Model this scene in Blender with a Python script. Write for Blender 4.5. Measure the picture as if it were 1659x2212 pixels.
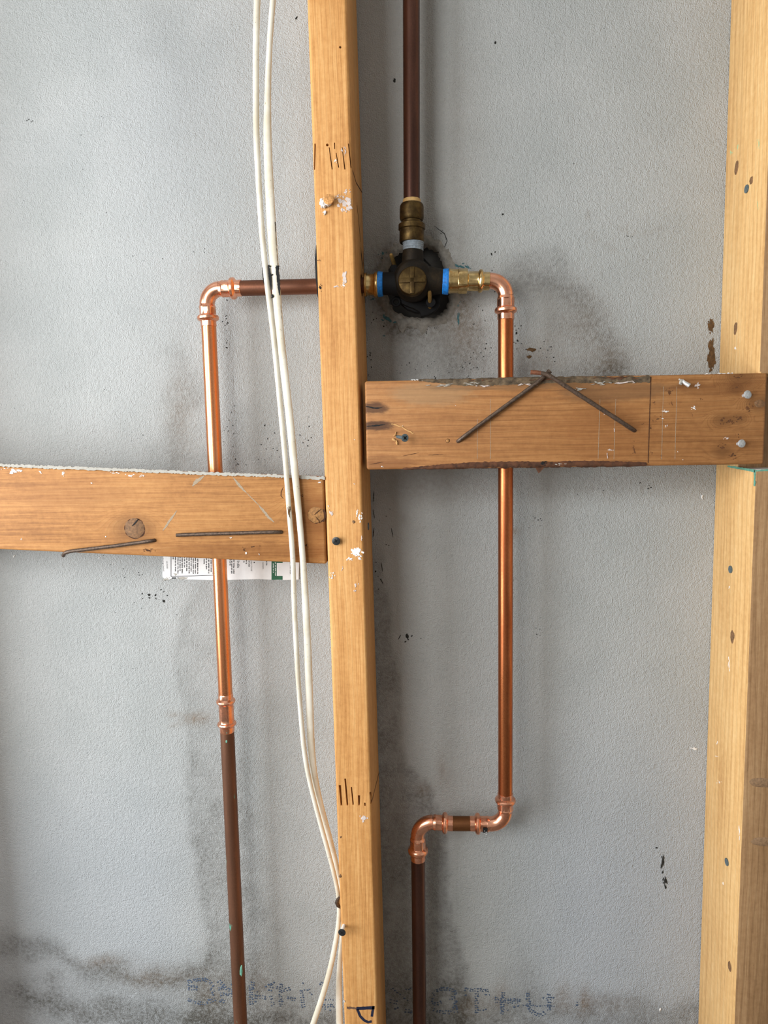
import bpy, bmesh, math, random
import numpy as np
from mathutils import Vector, Matrix, noise as mnoise

# ------------------------------------------------------------------ clear
for o in list(bpy.data.objects):
    bpy.data.objects.remove(o, do_unlink=True)
SC = bpy.context.scene
COL = SC.collection

# ------------------------------------------------------------------ camera
# world: X right, Y into the wall (drywall face at y = 0), Z up; metres
F, CX, CY = 1420.0, 829.5, 1106.0          # focal length in px of the 1659x2212 frame
XV, YV, XN = 1110.0, 14500.0, 942.0        # vanishing points: plumb line, wall normal
DS = 0.094                                 # stud depth (front faces stand this far off the wall)
HF = 0.680                                 # camera to stud fronts
YN = CY - ((XN - CX) * (XV - CX) + F * F) / (YV - CY)


def _n(v):
    v = np.array(v, float)
    return v / np.linalg.norm(v)


_Z = -_n([(XV - CX) / F, (YV - CY) / F, 1])
_Y = _n([(XN - CX) / F, (YN - CY) / F, 1])
_X = np.cross(_Y, _Z)
RW = np.array([_X, _Y, _Z]).T              # world -> camera (right, down, forward)
CAM = np.array([0.0, -(HF + DS), 1.15])

cam = bpy.data.cameras.new('camera')
cam.sensor_fit = 'VERTICAL'
cam.sensor_height = 36.0
cam.lens = F * 36.0 / 2212.0
cam.clip_start = 0.02
co = bpy.data.objects.new('camera', cam)
COL.objects.link(co)
m = Matrix.Identity(4)
for i in range(3):
    m[i][0], m[i][1], m[i][2], m[i][3] = RW[0][i], -RW[1][i], -RW[2][i], CAM[i]
co.matrix_world = m
SC.camera = co


def ray(px, py):
    return RW.T @ np.array([(px - CX) / F, (py - CY) / F, 1.0])


def W(px, py, d):
    """photo pixel -> point on the plane standing d metres off the wall"""
    r = ray(px, py)
    return Vector(CAM + r * ((-d - CAM[1]) / r[1]))


def WX(px, py, X):
    """photo pixel -> point on the plane x = X"""
    r = ray(px, py)
    return Vector(CAM + r * ((X - CAM[0]) / r[0]))


def proj(P):
    c = RW @ (np.array(P) - CAM)
    return CX + F * c[0] / c[2], CY + F * c[1] / c[2]


def S(px, py, d):
    """metres per photo pixel at that point"""
    c = RW @ (np.array(W(px, py, d)) - CAM)
    return c[2] / F


# ------------------------------------------------------------------ light
world = bpy.data.worlds.new('world')
SC.world = world
world.use_nodes = True
bg = world.node_tree.nodes['Background']
bg.inputs[0].default_value = (0.92, 0.95, 1.0, 1)
bg.inputs[1].default_value = 0.06


def area(name, loc, target, sx, sy, power, col):
    l = bpy.data.lights.new(name, 'AREA')
    l.shape = 'RECTANGLE'
    l.size, l.size_y, l.energy, l.color = sx, sy, power, col
    o = bpy.data.objects.new(name, l)
    COL.objects.link(o)
    o.location = loc
    o.rotation_euler = (Vector(target) - Vector(loc)).to_track_quat('-Z', 'Y').to_euler()
    return o


area('window_front', (-0.60, -1.10, 1.38), (-0.15, 0, 1.10), 0.38, 0.60, 7.6, (1.0, 0.99, 0.985))
area('window_side', (-1.62, -1.0, 1.08), (0.32, 0, 0.84), 0.95, 1.2, 43, (0.91, 0.955, 1.0))

SC.view_settings.view_transform = 'Standard'
SC.view_settings.look = 'None'
SC.view_settings.gamma = 1.0
SC.view_settings.use_curve_mapping = False
SC.view_settings.exposure = 0.06


# ------------------------------------------------------------------ node helpers
def lin(r, g, b):
    f = lambda c: (c / 255 / 12.92) if c / 255 <= 0.04045 else ((c / 255 + 0.055) / 1.055) ** 2.4
    return (f(r), f(g), f(b), 1.0)


class NT:
    def __init__(s, name):
        s.m = bpy.data.materials.new(name)
        s.m.use_nodes = True
        s.t = s.m.node_tree
        s.b = s.t.nodes['Principled BSDF']
        s.co = s.t.nodes.new('ShaderNodeTexCoord').outputs['Object']

    def put(s, sock, v):
        if isinstance(v, bpy.types.NodeSocket):
            s.t.links.new(v, sock)
        elif v is not None:
            if hasattr(sock.default_value, '__len__') and not hasattr(v, '__len__'):
                v = [v] * len(sock.default_value)
            sock.default_value = v

    def node(s, typ, ins=None, **props):
        n = s.t.nodes.new('ShaderNode' + typ)
        for k, v in props.items():
            setattr(n, k, v)
        for k, v in (ins or {}).items():
            s.put(n.inputs[k], v)
        return n

    def math(s, op, a, b=0.0, c=None, clamp=False):
        n = s.node('Math', {0: a, 1: b}, operation=op, use_clamp=clamp)
        if c is not None:
            s.put(n.inputs[2], c)
        return n.outputs[0]

    def add(s, a, b): return s.math('ADD', a, b)
    def sub(s, a, b): return s.math('SUBTRACT', a, b)
    def mul(s, a, b): return s.math('MULTIPLY', a, b)

    def scale(s, vec, xyz, off=(0, 0, 0)):
        return s.node('Mapping', {'Vector': vec, 'Scale': xyz, 'Location': off}).outputs[0]

    def noise(s, vec, sc, det=2.0, rough=0.5, dist=0.0):
        return s.node('TexNoise', {'Vector': vec, 'Scale': sc, 'Detail': det, 'Roughness': rough,
                                   'Distortion': dist}).outputs['Fac']

    def rng(s, v, a, b, c=0.0, d=1.0, smooth=True):
        return s.node('MapRange', {0: v, 1: a, 2: b, 3: c, 4: d},
                      interpolation_type='SMOOTHSTEP' if smooth else 'LINEAR').outputs[0]

    def mix(s, f, a, b, mode='MIX'):
        n = s.node('Mix', None, data_type='RGBA', blend_type=mode, clamp_factor=True)
        s.put(n.inputs[0], f)
        s.put(n.inputs[6], a)
        s.put(n.inputs[7], b)
        return n.outputs[2]

    def ramp(s, f, stops):
        n = s.node('ValToRGB', {0: f})
        el = n.color_ramp.elements
        while len(el) < len(stops):
            el.new(0.5)
        for e, (p, c) in zip(el, stops):
            e.position, e.color = p, c
        return n.outputs[0]

    def bump(s, h, strength, dist):
        return s.node('Bump', {'Height': h, 'Strength': strength, 'Distance': dist}).outputs[0]

    def out(s, **k):
        for a, v in k.items():
            s.put(s.b.inputs[a.replace('_', ' ')], v)
        return s.m


def plain(name, col, rough=0.6, metal=0.0, var=0.25, sc=300.0, spec=0.5, bump=0.0):
    n = NT(name)
    f = n.noise(n.co, sc, 3, 0.6)
    d = tuple(c * (1 - var) for c in col[:3]) + (1,)
    l = tuple(min(1, c * (1 + var)) for c in col[:3]) + (1,)
    c = n.ramp(f, [(0.3, d), (0.7, l)])
    n.out(Base_Color=c, Roughness=rough, Metallic=metal)
    n.put(n.b.inputs['Specular IOR Level'], spec)
    if bump:
        n.put(n.b.inputs['Normal'], n.bump(f, bump, 0.0006))
    return n.m


def wood(name, dark, mid, light, axis, ring=0.4, ringf=260.0, knots=(), seed=0.0, blotch=0.5, rough=0.62, grime=0.25, patches=()):
    """axis: grain direction 'X' or 'Z'. knots: (u, v, r) in local metres on the broad face."""
    n = NT(name)
    sep = n.node('SeparateXYZ', {0: n.co})
    X, Y, Z = sep.outputs
    al, ac = (X, Z) if axis == 'X' else (Z, X)
    # across coordinate incl. depth so that neighbouring faces differ
    acr = n.add(ac, n.mul(Y, 0.9))
    vec = n.node('CombineXYZ', {0: n.add(al, seed), 1: ac, 2: Y}).outputs[0]
    warp = n.noise(n.scale(vec, (3.0, 14.0, 14.0)), 1.0, 3, 0.55)
    ph = n.add(acr, n.mul(n.sub(warp, 0.5), 0.030))
    for (u, v, r) in knots:
        du = n.sub(al, u)
        dv = n.sub(ac, v)
        d = n.math('SQRT', n.add(n.mul(n.mul(du, du), 0.35), n.mul(dv, dv)))
        w = n.rng(d, r * 0.7, r * 2.6, 1.0, 0.0)
        ph = n.add(n.mul(ph, n.sub(1.0, w)), n.mul(n.mul(d, 0.8), w))
    rings = n.math('SINE', n.mul(ph, ringf * 6.283 / 2))
    rings = n.rng(rings, 0.35, 1.0, 0.0, 1.0)
    fib = n.noise(n.scale(vec, (26.0, 1500.0, 1500.0)), 1.0, 4, 0.7)
    stk = n.noise(n.scale(vec, (6.0, 330.0, 330.0)), 1.0, 4, 0.65)
    blo = n.noise(n.scale(vec, (7.0, 26.0, 26.0)), 1.0, 4, 0.6)
    f = n.add(n.add(n.mul(fib, 0.40), n.mul(stk, 0.34)), n.add(n.mul(blo, 0.26 * blotch * 2), 0.13 * (1 - 2 * blotch)))
    mott = n.noise(vec, 150.0, 4, 0.7)
    f = n.add(f, n.mul(n.sub(mott, 0.5), 0.22))
    c = n.ramp(f, [(0.36, dark), (0.50, mid), (0.64, light)])
    rdark = tuple(x * 0.62 for x in dark[:3]) + (1,)
    c = n.mix(n.mul(rings, ring), c, rdark)
    # knot shading: darker resin zone round every knot
    for (u, v, r) in knots:
        du = n.sub(al, u)
        dv = n.sub(ac, v)
        d = n.math('SQRT', n.add(n.mul(n.mul(du, du), 0.4), n.mul(dv, dv)))
        d = n.add(d, n.mul(n.sub(blo, 0.5), r * 0.6))
        c = n.mix(n.mul(n.rng(d, r * 0.6, r * 1.9, 1.0, 0.0), 0.55), c, rdark)
    # discoloured zones (u0,u1,v0,v1,strength,colour)
    for (u, v, ru, rv, st, colr) in patches:
        du = n.math('DIVIDE', n.sub(al, u), ru)
        dv = n.math('DIVIDE', n.sub(ac, v), rv)
        d = n.math('SQRT', n.add(n.mul(du, du), n.mul(dv, dv)))
        d = n.add(d, n.mul(n.sub(n.noise(n.scale(vec, (45.0, 130.0, 130.0)), 1.0, 4, 0.7), 0.5), 1.3))
        c = n.mix(n.mul(n.rng(d, 0.55, 1.1, 1.0, 0.0), st), c, colr)
    dirt = n.rng(n.noise(n.scale(vec, (160.0, 420.0, 420.0)), 1.0, 4, 0.75), 0.60, 0.72)
    c = n.mix(n.mul(dirt, grime), c, tuple(x * 0.35 for x in dark[:3]) + (1,))
    h = n.add(n.mul(fib, 0.7), n.mul(rings, 0.25))
    n.put(n.b.inputs['Normal'], n.bump(h, 0.35, 0.0006))
    n.put(n.b.inputs['Specular IOR Level'], 0.3)
    return n.out(Base_Color=c, Roughness=rough)


def copper(name, base, tarn, amount, rough=0.24, metal=1.0, streak='Z', green=0.0, tsc=70.0):
    n = NT(name)
    sc = (1.0, 1.0, 0.10) if streak == 'Z' else ((0.12, 1, 1) if streak == 'X' else (1, 1, 1))
    v = n.scale(n.co, sc)
    a = n.noise(v, tsc, 4, 0.6)
    b = n.noise(n.scale(n.co, (1, 1, 0.5)), 900, 3, 0.6)
    t = n.rng(n.add(n.mul(a, 0.8), n.mul(b, 0.2)), 0.5 - amount * 0.5, 1.0 - amount * 0.5)
    c = n.mix(t, base, tarn)
    r = n.add(rough, n.mul(t, 0.16))
    if green:
        g = n.rng(n.noise(n.scale(n.co, (1, 1, 0.45)), 62, 3, 0.6), 0.70 - green * 0.08, 0.74)
        c = n.mix(g, c, lin(70, 150, 130))
        r = n.add(r, n.mul(g, 0.3))
        n.put(n.b.inputs['Metallic'], n.mul(n.sub(1.0, g), metal))
    else:
        n.put(n.b.inputs['Metallic'], metal)
    n.put(n.b.inputs['Normal'], n.bump(b, 0.06, 0.0004))
    return n.out(Base_Color=c, Roughness=r)


# ------------------------------------------------------------------ materials
MAT = {}
YEL = (lin(176, 120, 64), lin(208, 152, 90), lin(226, 176, 114))
MAT['stud_mid'] = wood('pine_amber', *YEL, 'Z', ring=0.14, ringf=420, seed=3.1, grime=0.15)
MAT['paint'] = plain('white_paint', lin(232, 230, 226), 0.7, var=0.06, bump=0.4)
MAT['paint_thin'] = plain('thin_whitewash', lin(206, 192, 184), 0.75, var=0.12, bump=0.3)
MAT['teal'] = plain('teal_paint', lin(104, 160, 138), 0.6, var=0.25)
MAT['tar'] = plain('black_sealant', lin(12, 14, 16), 0.6, var=0.3, bump=0.3, spec=.25)
MAT['mold'] = plain('mould_black', lin(30, 30, 26), 0.9, var=0.4)
MAT['rustmark'] = plain('rust_brown', lin(92, 66, 36), 0.85, var=0.4)
MAT['gouge'] = plain('gouge_grey', lin(158, 140, 116), 0.7, var=0.25, sc=900)
MAT['ink'] = plain('ink_blue', lin(72, 86, 106), 0.9, var=0.25, sc=700)
MAT['marker'] = plain('marker_navy', lin(22, 28, 52), 0.5, var=0.3, sc=900)
MAT['knot'] = plain('knot_brown', lin(122, 88, 56), 0.75, var=0.4, sc=420, bump=0.5)
MAT['knot_pale'] = plain('knot_tan', lin(158, 112, 62), 0.75, var=0.4, sc=420, bump=0.5)
MAT['bark'] = plain('bark', lin(84, 50, 28), 0.85, var=0.55, sc=160, bump=0.9)
MAT['bark_grey'] = plain('bark_weathered', lin(96, 80, 60), 0.9, var=0.65, sc=170, bump=0.9)
MAT['slit'] = plain('dark_joint', lin(74, 42, 18), 0.9, var=0.3)
MAT['nail'] = plain('nail_rusty', lin(92, 76, 64), 0.5, 0.55, var=0.45, sc=500, bump=0.4)
MAT['nail_rust'] = plain('nail_rust_tip', lin(120, 74, 50), 0.7, 0.3, var=0.35, sc=500)
MAT['zinc'] = plain('zinc', lin(196, 197, 196), 0.38, 0.45, var=0.3, sc=700, bump=0.4)
MAT['bluegrey'] = plain('nail_bluegrey', lin(100, 116, 122), 0.45, 0.5, var=0.35, sc=700)
MAT['blackscrew'] = plain('screw_black', lin(58, 60, 60), 0.38, 0.6, var=0.35, sc=900)
MAT['screw_tan'] = plain('screw_tan', lin(204, 148, 88), .45, .35, var=.3, sc=700, bump=.8)
MAT['recess'] = plain('recess_black', lin(10, 10, 10), 0.8)
MAT['cable'] = plain('cable_jacket', lin(226, 219, 200), 0.42, var=0.07, sc=90)
MAT['blue'] = plain('blue_tape', lin(20, 118, 200), 0.5, var=0.35, sc=420, bump=0.7)
MAT['greytape'] = plain('grey_tape', lin(128, 138, 146), 0.6, var=0.3, sc=420, bump=0.7)
MAT['brass'] = copper('brass_bright', lin(232, 206, 150), lin(176, 140, 84), 0.45, 0.16, tsc=120, streak='N')
MAT['brass_old'] = copper('brass_old', lin(118, 96, 56), lin(62, 48, 28), 0.7, 0.38, 0.9, tsc=110, streak='N')
MAT['bronze'] = copper('bronze_dark', lin(70, 56, 34), lin(26, 21, 15), 0.85, 0.5, 0.6, tsc=60, streak='N')
MAT['valve_black'] = plain('valve_black', lin(9, 9, 10), 0.75, 0.0, var=0.4, sc=160, spec=.25)
MAT['collet'] = plain('collet_tan', lin(190, 154, 96), 0.5, var=0.15)
MAT['cu'] = copper('copper_new', lin(250, 176, 128), lin(214, 128, 78), 0.45, 0.20)
MAT['cu_fit'] = copper('copper_fitting', lin(250, 188, 156), lin(226, 144, 108), 0.4, 0.20, tsc=90, streak='N')
MAT['cu_warm'] = copper('copper_warm', lin(226, 142, 90), lin(150, 80, 48), 0.55, 0.22)
MAT['cu_old'] = copper('copper_old', lin(150, 102, 76), lin(104, 72, 54), 0.7, 0.42, 0.7, green=0.5)
MAT['cu_red'] = copper('copper_old_red', lin(112, 76, 62), lin(70, 47, 40), 0.6, 0.26, 0.8, green=0.0)
MAT['cu_oldx'] = copper('copper_old_x', lin(156, 98, 70), lin(100, 66, 50), 0.7, 0.36, 0.8, streak='X')
MAT['cu_stub'] = copper('copper_stub', lin(132, 84, 44), lin(92, 56, 30), 0.6, 0.4, 0.75, streak='X')
MAT['paper'] = plain('label_paper', lin(238, 238, 236), 0.6, var=0.05, sc=60, bump=0.5)
MAT['green'] = plain('label_green', lin(24, 92, 58), 0.5, var=0.15)
MAT['print'] = plain('label_print', lin(32, 32, 34), 0.7, var=0.2)
MAT['plaster'] = plain('plaster_core', lin(128, 125, 118), 0.95, var=0.25, sc=240, bump=1.0)
MAT['cavity'] = plain('cavity_board', lin(96, 94, 90), 0.95, var=0.2, sc=60)
MAT['dust'] = plain('dust_grey', lin(176, 172, 162), 0.9, var=0.12, sc=260, bump=0.6)
MAT['splinter'] = plain('splinter', lin(196, 150, 92), 0.7, var=0.25, sc=300)

# ------------------------------------------------------------------ object helpers
LOC = {}


def wloc(o):
    return LOC[o.name]


def thing(name, label, cat, loc, group=None):
    o = bpy.data.objects.new(name, None)
    o.empty_display_size = 0.03
    COL.objects.link(o)
    o.location = loc
    LOC[o.name] = Vector(loc)
    o['label'], o['category'] = label, cat
    if group:
        o['group'] = group
    return o


def mesh_obj(name, verts, faces, mat, parent=None, loc=None, smooth=True, autosmooth=None):
    if loc is None:
        loc = wloc(parent) if parent is not None else Vector((0, 0, 0))
    loc = Vector(loc)
    me = bpy.data.meshes.new(name)
    me.from_pydata([tuple(Vector(v) - loc) for v in verts], [], faces)
    me.validate()
    o = bpy.data.objects.new(name, me)
    COL.objects.link(o)
    LOC[o.name] = loc
    if parent is not None:
        o.parent = parent
        o.location = loc - wloc(parent)
    else:
        o.location = loc
    if mat is not None:
        me.materials.append(mat)
    if smooth:
        me.polygons.foreach_set('use_smooth', [True] * len(me.polygons))
        if autosmooth:
            me.set_sharp_from_angle(angle=math.radians(autosmooth))
    me.update()
    return o


def tag(o, label, cat, group=None, kind=None):
    if label:
        o['label'] = label
    if cat:
        o['category'] = cat
    if group:
        o['group'] = group
    if kind:
        o['kind'] = kind
    return o


def frames(pts, ref=Vector((0, -1, 0))):
    n = len(pts)
    T = []
    for i in range(n):
        a, b = pts[max(0, i - 1)], pts[min(n - 1, i + 1)]
        t = (b - a)
        if t.length < 1e-9:
            t = T[-1] if T else Vector((0, 0, 1))
        T.append(t.normalized())
    u = ref - T[0] * ref.dot(T[0])
    if u.length < 1e-3:
        u = Vector((0, 0, 1)) - T[0] * T[0].z
    u.normalize()
    U = []
    for t in T:
        u = u - t * u.dot(t)
        u.normalize()
        U.append(u.copy())
    return T, U


def tube_data(pts, rad, seg=28, hexm=None, caps=True, flat=None, ref=Vector((0, -1, 0))):
    """sweep; rad list; hexm list 0..1 = how hexagonal; flat list = (width, thickness) half sizes instead of rad"""
    T, U = frames(pts, ref)
    V, Fc = [], []
    for i, p in enumerate(pts):
        t, u = T[i], U[i]
        v = t.cross(u)
        for k in range(seg):
            a = 2 * math.pi * k / seg
            if flat:
                w, th = flat[i]
                V.append(p + v * (w * math.cos(a)) + u * (th * math.sin(a)))
            else:
                r = rad[i]
                if hexm and hexm[i] > 0:
                    q = (a + math.pi / 6) % (math.pi / 3) - math.pi / 6
                    hr = min(r * 1.03, r * 0.925 / math.cos(q))
                    r = r * (1 - hexm[i]) + hr * hexm[i]
                V.append(p + u * (r * math.cos(a)) + v * (r * math.sin(a)))
    for i in range(len(pts) - 1):
        for k in range(seg):
            a, b = i * seg + k, i * seg + (k + 1) % seg
            Fc.append((a, b, b + seg, a + seg))
    if caps:
        Fc.append(tuple(range(seg - 1, -1, -1)))
        Fc.append(tuple(range((len(pts) - 1) * seg, len(pts) * seg)))
    return V, Fc


def tube(name, pts, rad, mat, parent=None, loc=None, seg=28, hexm=None, flat=None, autosmooth=50, ref=Vector((0, -1, 0))):
    if not hasattr(rad, '__len__') and not flat:
        rad = [rad] * len(pts)
    V, Fc = tube_data([Vector(p) for p in pts], rad, seg, hexm, True, flat, ref)
    return mesh_obj(name, V, Fc, mat, parent, loc, True, autosmooth)


def stations(p0, p1, prof):
    """prof: list of (t 0..1, r, hex) along segment p0-p1"""
    return [p0.lerp(p1, t) for t, _, _ in prof], [r for _, r, _ in prof], [h for _, _, h in prof]


def merge(*parts):
    V, Fc = [], []
    for v, f in parts:
        b = len(V)
        V += list(v)
        Fc += [tuple(i + b for i in q) for q in f]
    return V, Fc


def box_data(c, sx, sy, sz, R=None):
    V = []
    for dx in (-1, 1):
        for dy in (-1, 1):
            for dz in (-1, 1):
                v = Vector((dx * sx / 2, dy * sy / 2, dz * sz / 2))
                V.append(Vector(c) + (R @ v if R else v))
    Fc = [(0, 1, 3, 2), (4, 6, 7, 5), (0, 4, 5, 1), (2, 3, 7, 6), (0, 2, 6, 4), (1, 5, 7, 3)]
    return V, Fc


def lumber_mesh(V, Fc, bevel, segs=3, cuts=None):
    """bevelled solid, optional boolean cutters (list of (verts, faces)); returns verts, faces"""
    bm = bmesh.new()
    vs = [bm.verts.new(v) for v in V]
    for f in Fc:
        bm.faces.new([vs[i] for i in f])
    bmesh.ops.recalc_face_normals(bm, faces=bm.faces)
    bmesh.ops.bevel(bm, geom=list(bm.edges), offset=bevel, segments=segs, profile=0.5, affect='EDGES')
    me = bpy.data.meshes.new('tmp')
    bm.to_mesh(me)
    bm.free()
    if cuts:
        o = bpy.data.objects.new('tmp', me)
        COL.objects.link(o)
        tmp = [o]
        for cv, cf in cuts:
            cb = bmesh.new()
            q = [cb.verts.new(v) for v in cv]
            for f in cf:
                cb.faces.new([q[i] for i in f])
            bmesh.ops.recalc_face_normals(cb, faces=cb.faces)
            cm = bpy.data.meshes.new('tmpc')
            cb.to_mesh(cm)
            cb.free()
            c_o = bpy.data.objects.new('tmpc', cm)
            COL.objects.link(c_o)
            tmp.append(c_o)
            md = o.modifiers.new('b', 'BOOLEAN')
            md.operation, md.object, md.solver = 'DIFFERENCE', c_o, 'EXACT'
        dg = bpy.context.evaluated_depsgraph_get()
        dg.update()
        me2 = bpy.data.meshes.new_from_object(o.evaluated_get(dg))
        for t in tmp:
            bpy.data.objects.remove(t, do_unlink=True)
        me = me2
    V = [v.co.copy() for v in me.vertices]
    Fc = [tuple(p.vertices) for p in me.polygons]
    bpy.data.meshes.remove(me)
    return V, Fc


RND = random.Random(7)


class Plane:
    """a surface to put marks on: px -> point, with in-plane axes and outward normal"""
    def __init__(s, fn, u, v, n):
        s.fn, s.u, s.v, s.n = fn, Vector(u), Vector(v), Vector(n)


def front(d):
    return Plane(lambda x, y: W(x, y, d), (1, 0, 0), (0, 0, -1), (0, -1, 0))


def sidex(X, sgn):
    return Plane(lambda x, y: WX(x, y, X), (0, -1, 0), (0, 0, -1), (sgn, 0, 0))


def blob_data(pl, px, py, rx, ry, rot=0.0, rough=0.35, n=12, th=0.0004, rnd=RND):
    """one low irregular lens lying on the plane; radii in metres"""
    c = pl.fn(px, py)
    V, cr, sr = [], math.cos(rot), math.sin(rot)
    ring = []
    for k in range(n):
        a = 2 * math.pi * k / n
        q = 1 + rough * (rnd.random() * 2 - 1)
        x, y = math.cos(a) * rx * q, math.sin(a) * ry * q
        ring.append((x * cr - y * sr, x * sr + y * cr))
    for x, y in ring:
        V.append(c + pl.u * x + pl.v * y - pl.n * 0.0003)
    for x, y in ring:
        V.append(c + pl.u * (x * .8) + pl.v * (y * .8) + pl.n * th)
    V.append(c + pl.n * (th * 1.15))
    Fc = []
    for k in range(n):
        k2 = (k + 1) % n
        Fc += [(k, k2, n + k2, n + k), (n + k, n + k2, 2 * n)]
    return V, Fc


def splat(name, pl, px, py, rx, ry, mat, parent, count=8, rot=0.0, size=0.35, th=0.0004, seed=None, rough=0.45):
    """a patch of broken flecks; centre and radii in photo px"""
    rnd = random.Random(seed if seed is not None else int(px * 13 + py * 7))
    c0 = pl.fn(px, py)
    k = (pl.fn(px, py + 4) - c0).length / 4
    cr, sr = math.cos(rot), math.sin(rot)
    parts = []
    for i in range(count):
        q = math.sqrt(rnd.random()) if i else 0
        a = rnd.random() * 6.283
        x, y = math.cos(a) * q * rx, math.sin(a) * q * ry
        s = size * (1.25 - 0.85 * q) * (0.6 + 0.8 * rnd.random())
        parts.append(blob_data(pl, px + x * cr - y * sr, py + x * sr + y * cr, max(rx * s, .8) * k, max(ry * s, .8) * k,
                               rot + rnd.uniform(-.3, .3), rough, 11, th * rnd.uniform(.6, 1.3), rnd))
    V, Fc = merge(*parts)
    return mesh_obj(name, V, Fc, mat, parent, smooth=True, autosmooth=40)


def stroke(name, pl, pts, w, mat, parent, th=0.00025, taper=False, jitter=0.0):
    """flat ribbon with thickness along px points, width in px"""
    rnd = random.Random(len(pts) * 31 + int(pts[0][0]))
    P = []
    for (x0, y0), (x1, y1) in zip(pts[:-1], pts[1:]):
        nst = max(2, int(math.hypot(x1 - x0, y1 - y0) / 3))
        for i in range(nst):
            P.append((x0 + (x1 - x0) * i / nst, y0 + (y1 - y0) * i / nst))
    P.append(pts[-1])
    V, Fc = [], []
    N = len(P)
    for i, (x, y) in enumerate(P):
        a, b = P[max(0, i - 1)], P[min(N - 1, i + 1)]
        tx, ty = b[0] - a[0], b[1] - a[1]
        L = math.hypot(tx, ty) or 1
        nx, ny = -ty / L, tx / L
        ww = w[0] + (w[1] - w[0]) * i / (N - 1) if hasattr(w, '__len__') else w
        if taper:
            ww *= math.sin(math.pi * (0.06 + 0.88 * i / (N - 1))) ** 0.7
        h1, h2 = ww / 2 * (1 + jitter * rnd.uniform(-1, 1)), ww / 2 * (1 + jitter * rnd.uniform(-1, 1))
        A, B = pl.fn(x + nx * h1, y + ny * h1), pl.fn(x - nx * h2, y - ny * h2)
        V += [A - pl.n * .0003, A + pl.n * th, B + pl.n * th, B - pl.n * .0003]
    for i in range(N - 1):
        b = i * 4
        for k in range(3):
            Fc.append((b + k, b + k + 1, b + k + 5, b + k + 4))
    Fc += [(0, 3, 2, 1), (N * 4 - 4, N * 4 - 3, N * 4 - 2, N * 4 - 1)]
    return mesh_obj(name, V, Fc, mat, parent, smooth=False)


# ================================================================== THE WALL
def vnoise(x, y, sc, seed, octv=4):
    out = np.zeros(x.shape)
    amp, tot = 1.0, 0.0
    for o_ in range(octv):
        f = sc * 2 ** o_
        xi, yi = np.floor(x * f), np.floor(y * f)
        xf, yf = x * f - xi, y * f - yi

        def hsh(a, b):
            q = np.sin(a * 127.1 + b * 311.7 + seed * 74.7 + o_ * 19.3) * 43758.5453
            return q - np.floor(q)
        ux, uy = xf * xf * (3 - 2 * xf), yf * yf * (3 - 2 * yf)
        v = (hsh(xi, yi) * (1 - ux) + hsh(xi + 1, yi) * ux) * (1 - uy) + (hsh(xi, yi + 1) * (1 - ux) + hsh(xi + 1, yi + 1) * ux) * uy
        out += amp * v
        tot += amp
        amp *= 0.55
    return out / tot


def seg_dist(x, y, poly):
    d = np.full(x.shape, 1e9)
    for (x0, y0), (x1, y1) in zip(poly[:-1], poly[1:]):
        dx, dy = x1 - x0, y1 - y0
        t = np.clip(((x - x0) * dx + (y - y0) * dy) / (dx * dx + dy * dy), 0, 1)
        d = np.minimum(d, np.hypot(x - x0 - t * dx, y - y0 - t * dy))
    return d


def sstep(v, a, b):
    t = np.clip((v - a) / (b - a), 0, 1)
    return t * t * (3 - 2 * t)


def inside_left(x, y, poly):
    """signed horizontal offset right of a polyline x = f(y)"""
    ys = [p[1] for p in poly]
    xs = [p[0] for p in poly]
    return x - np.interp(y, ys, xs)


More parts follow.
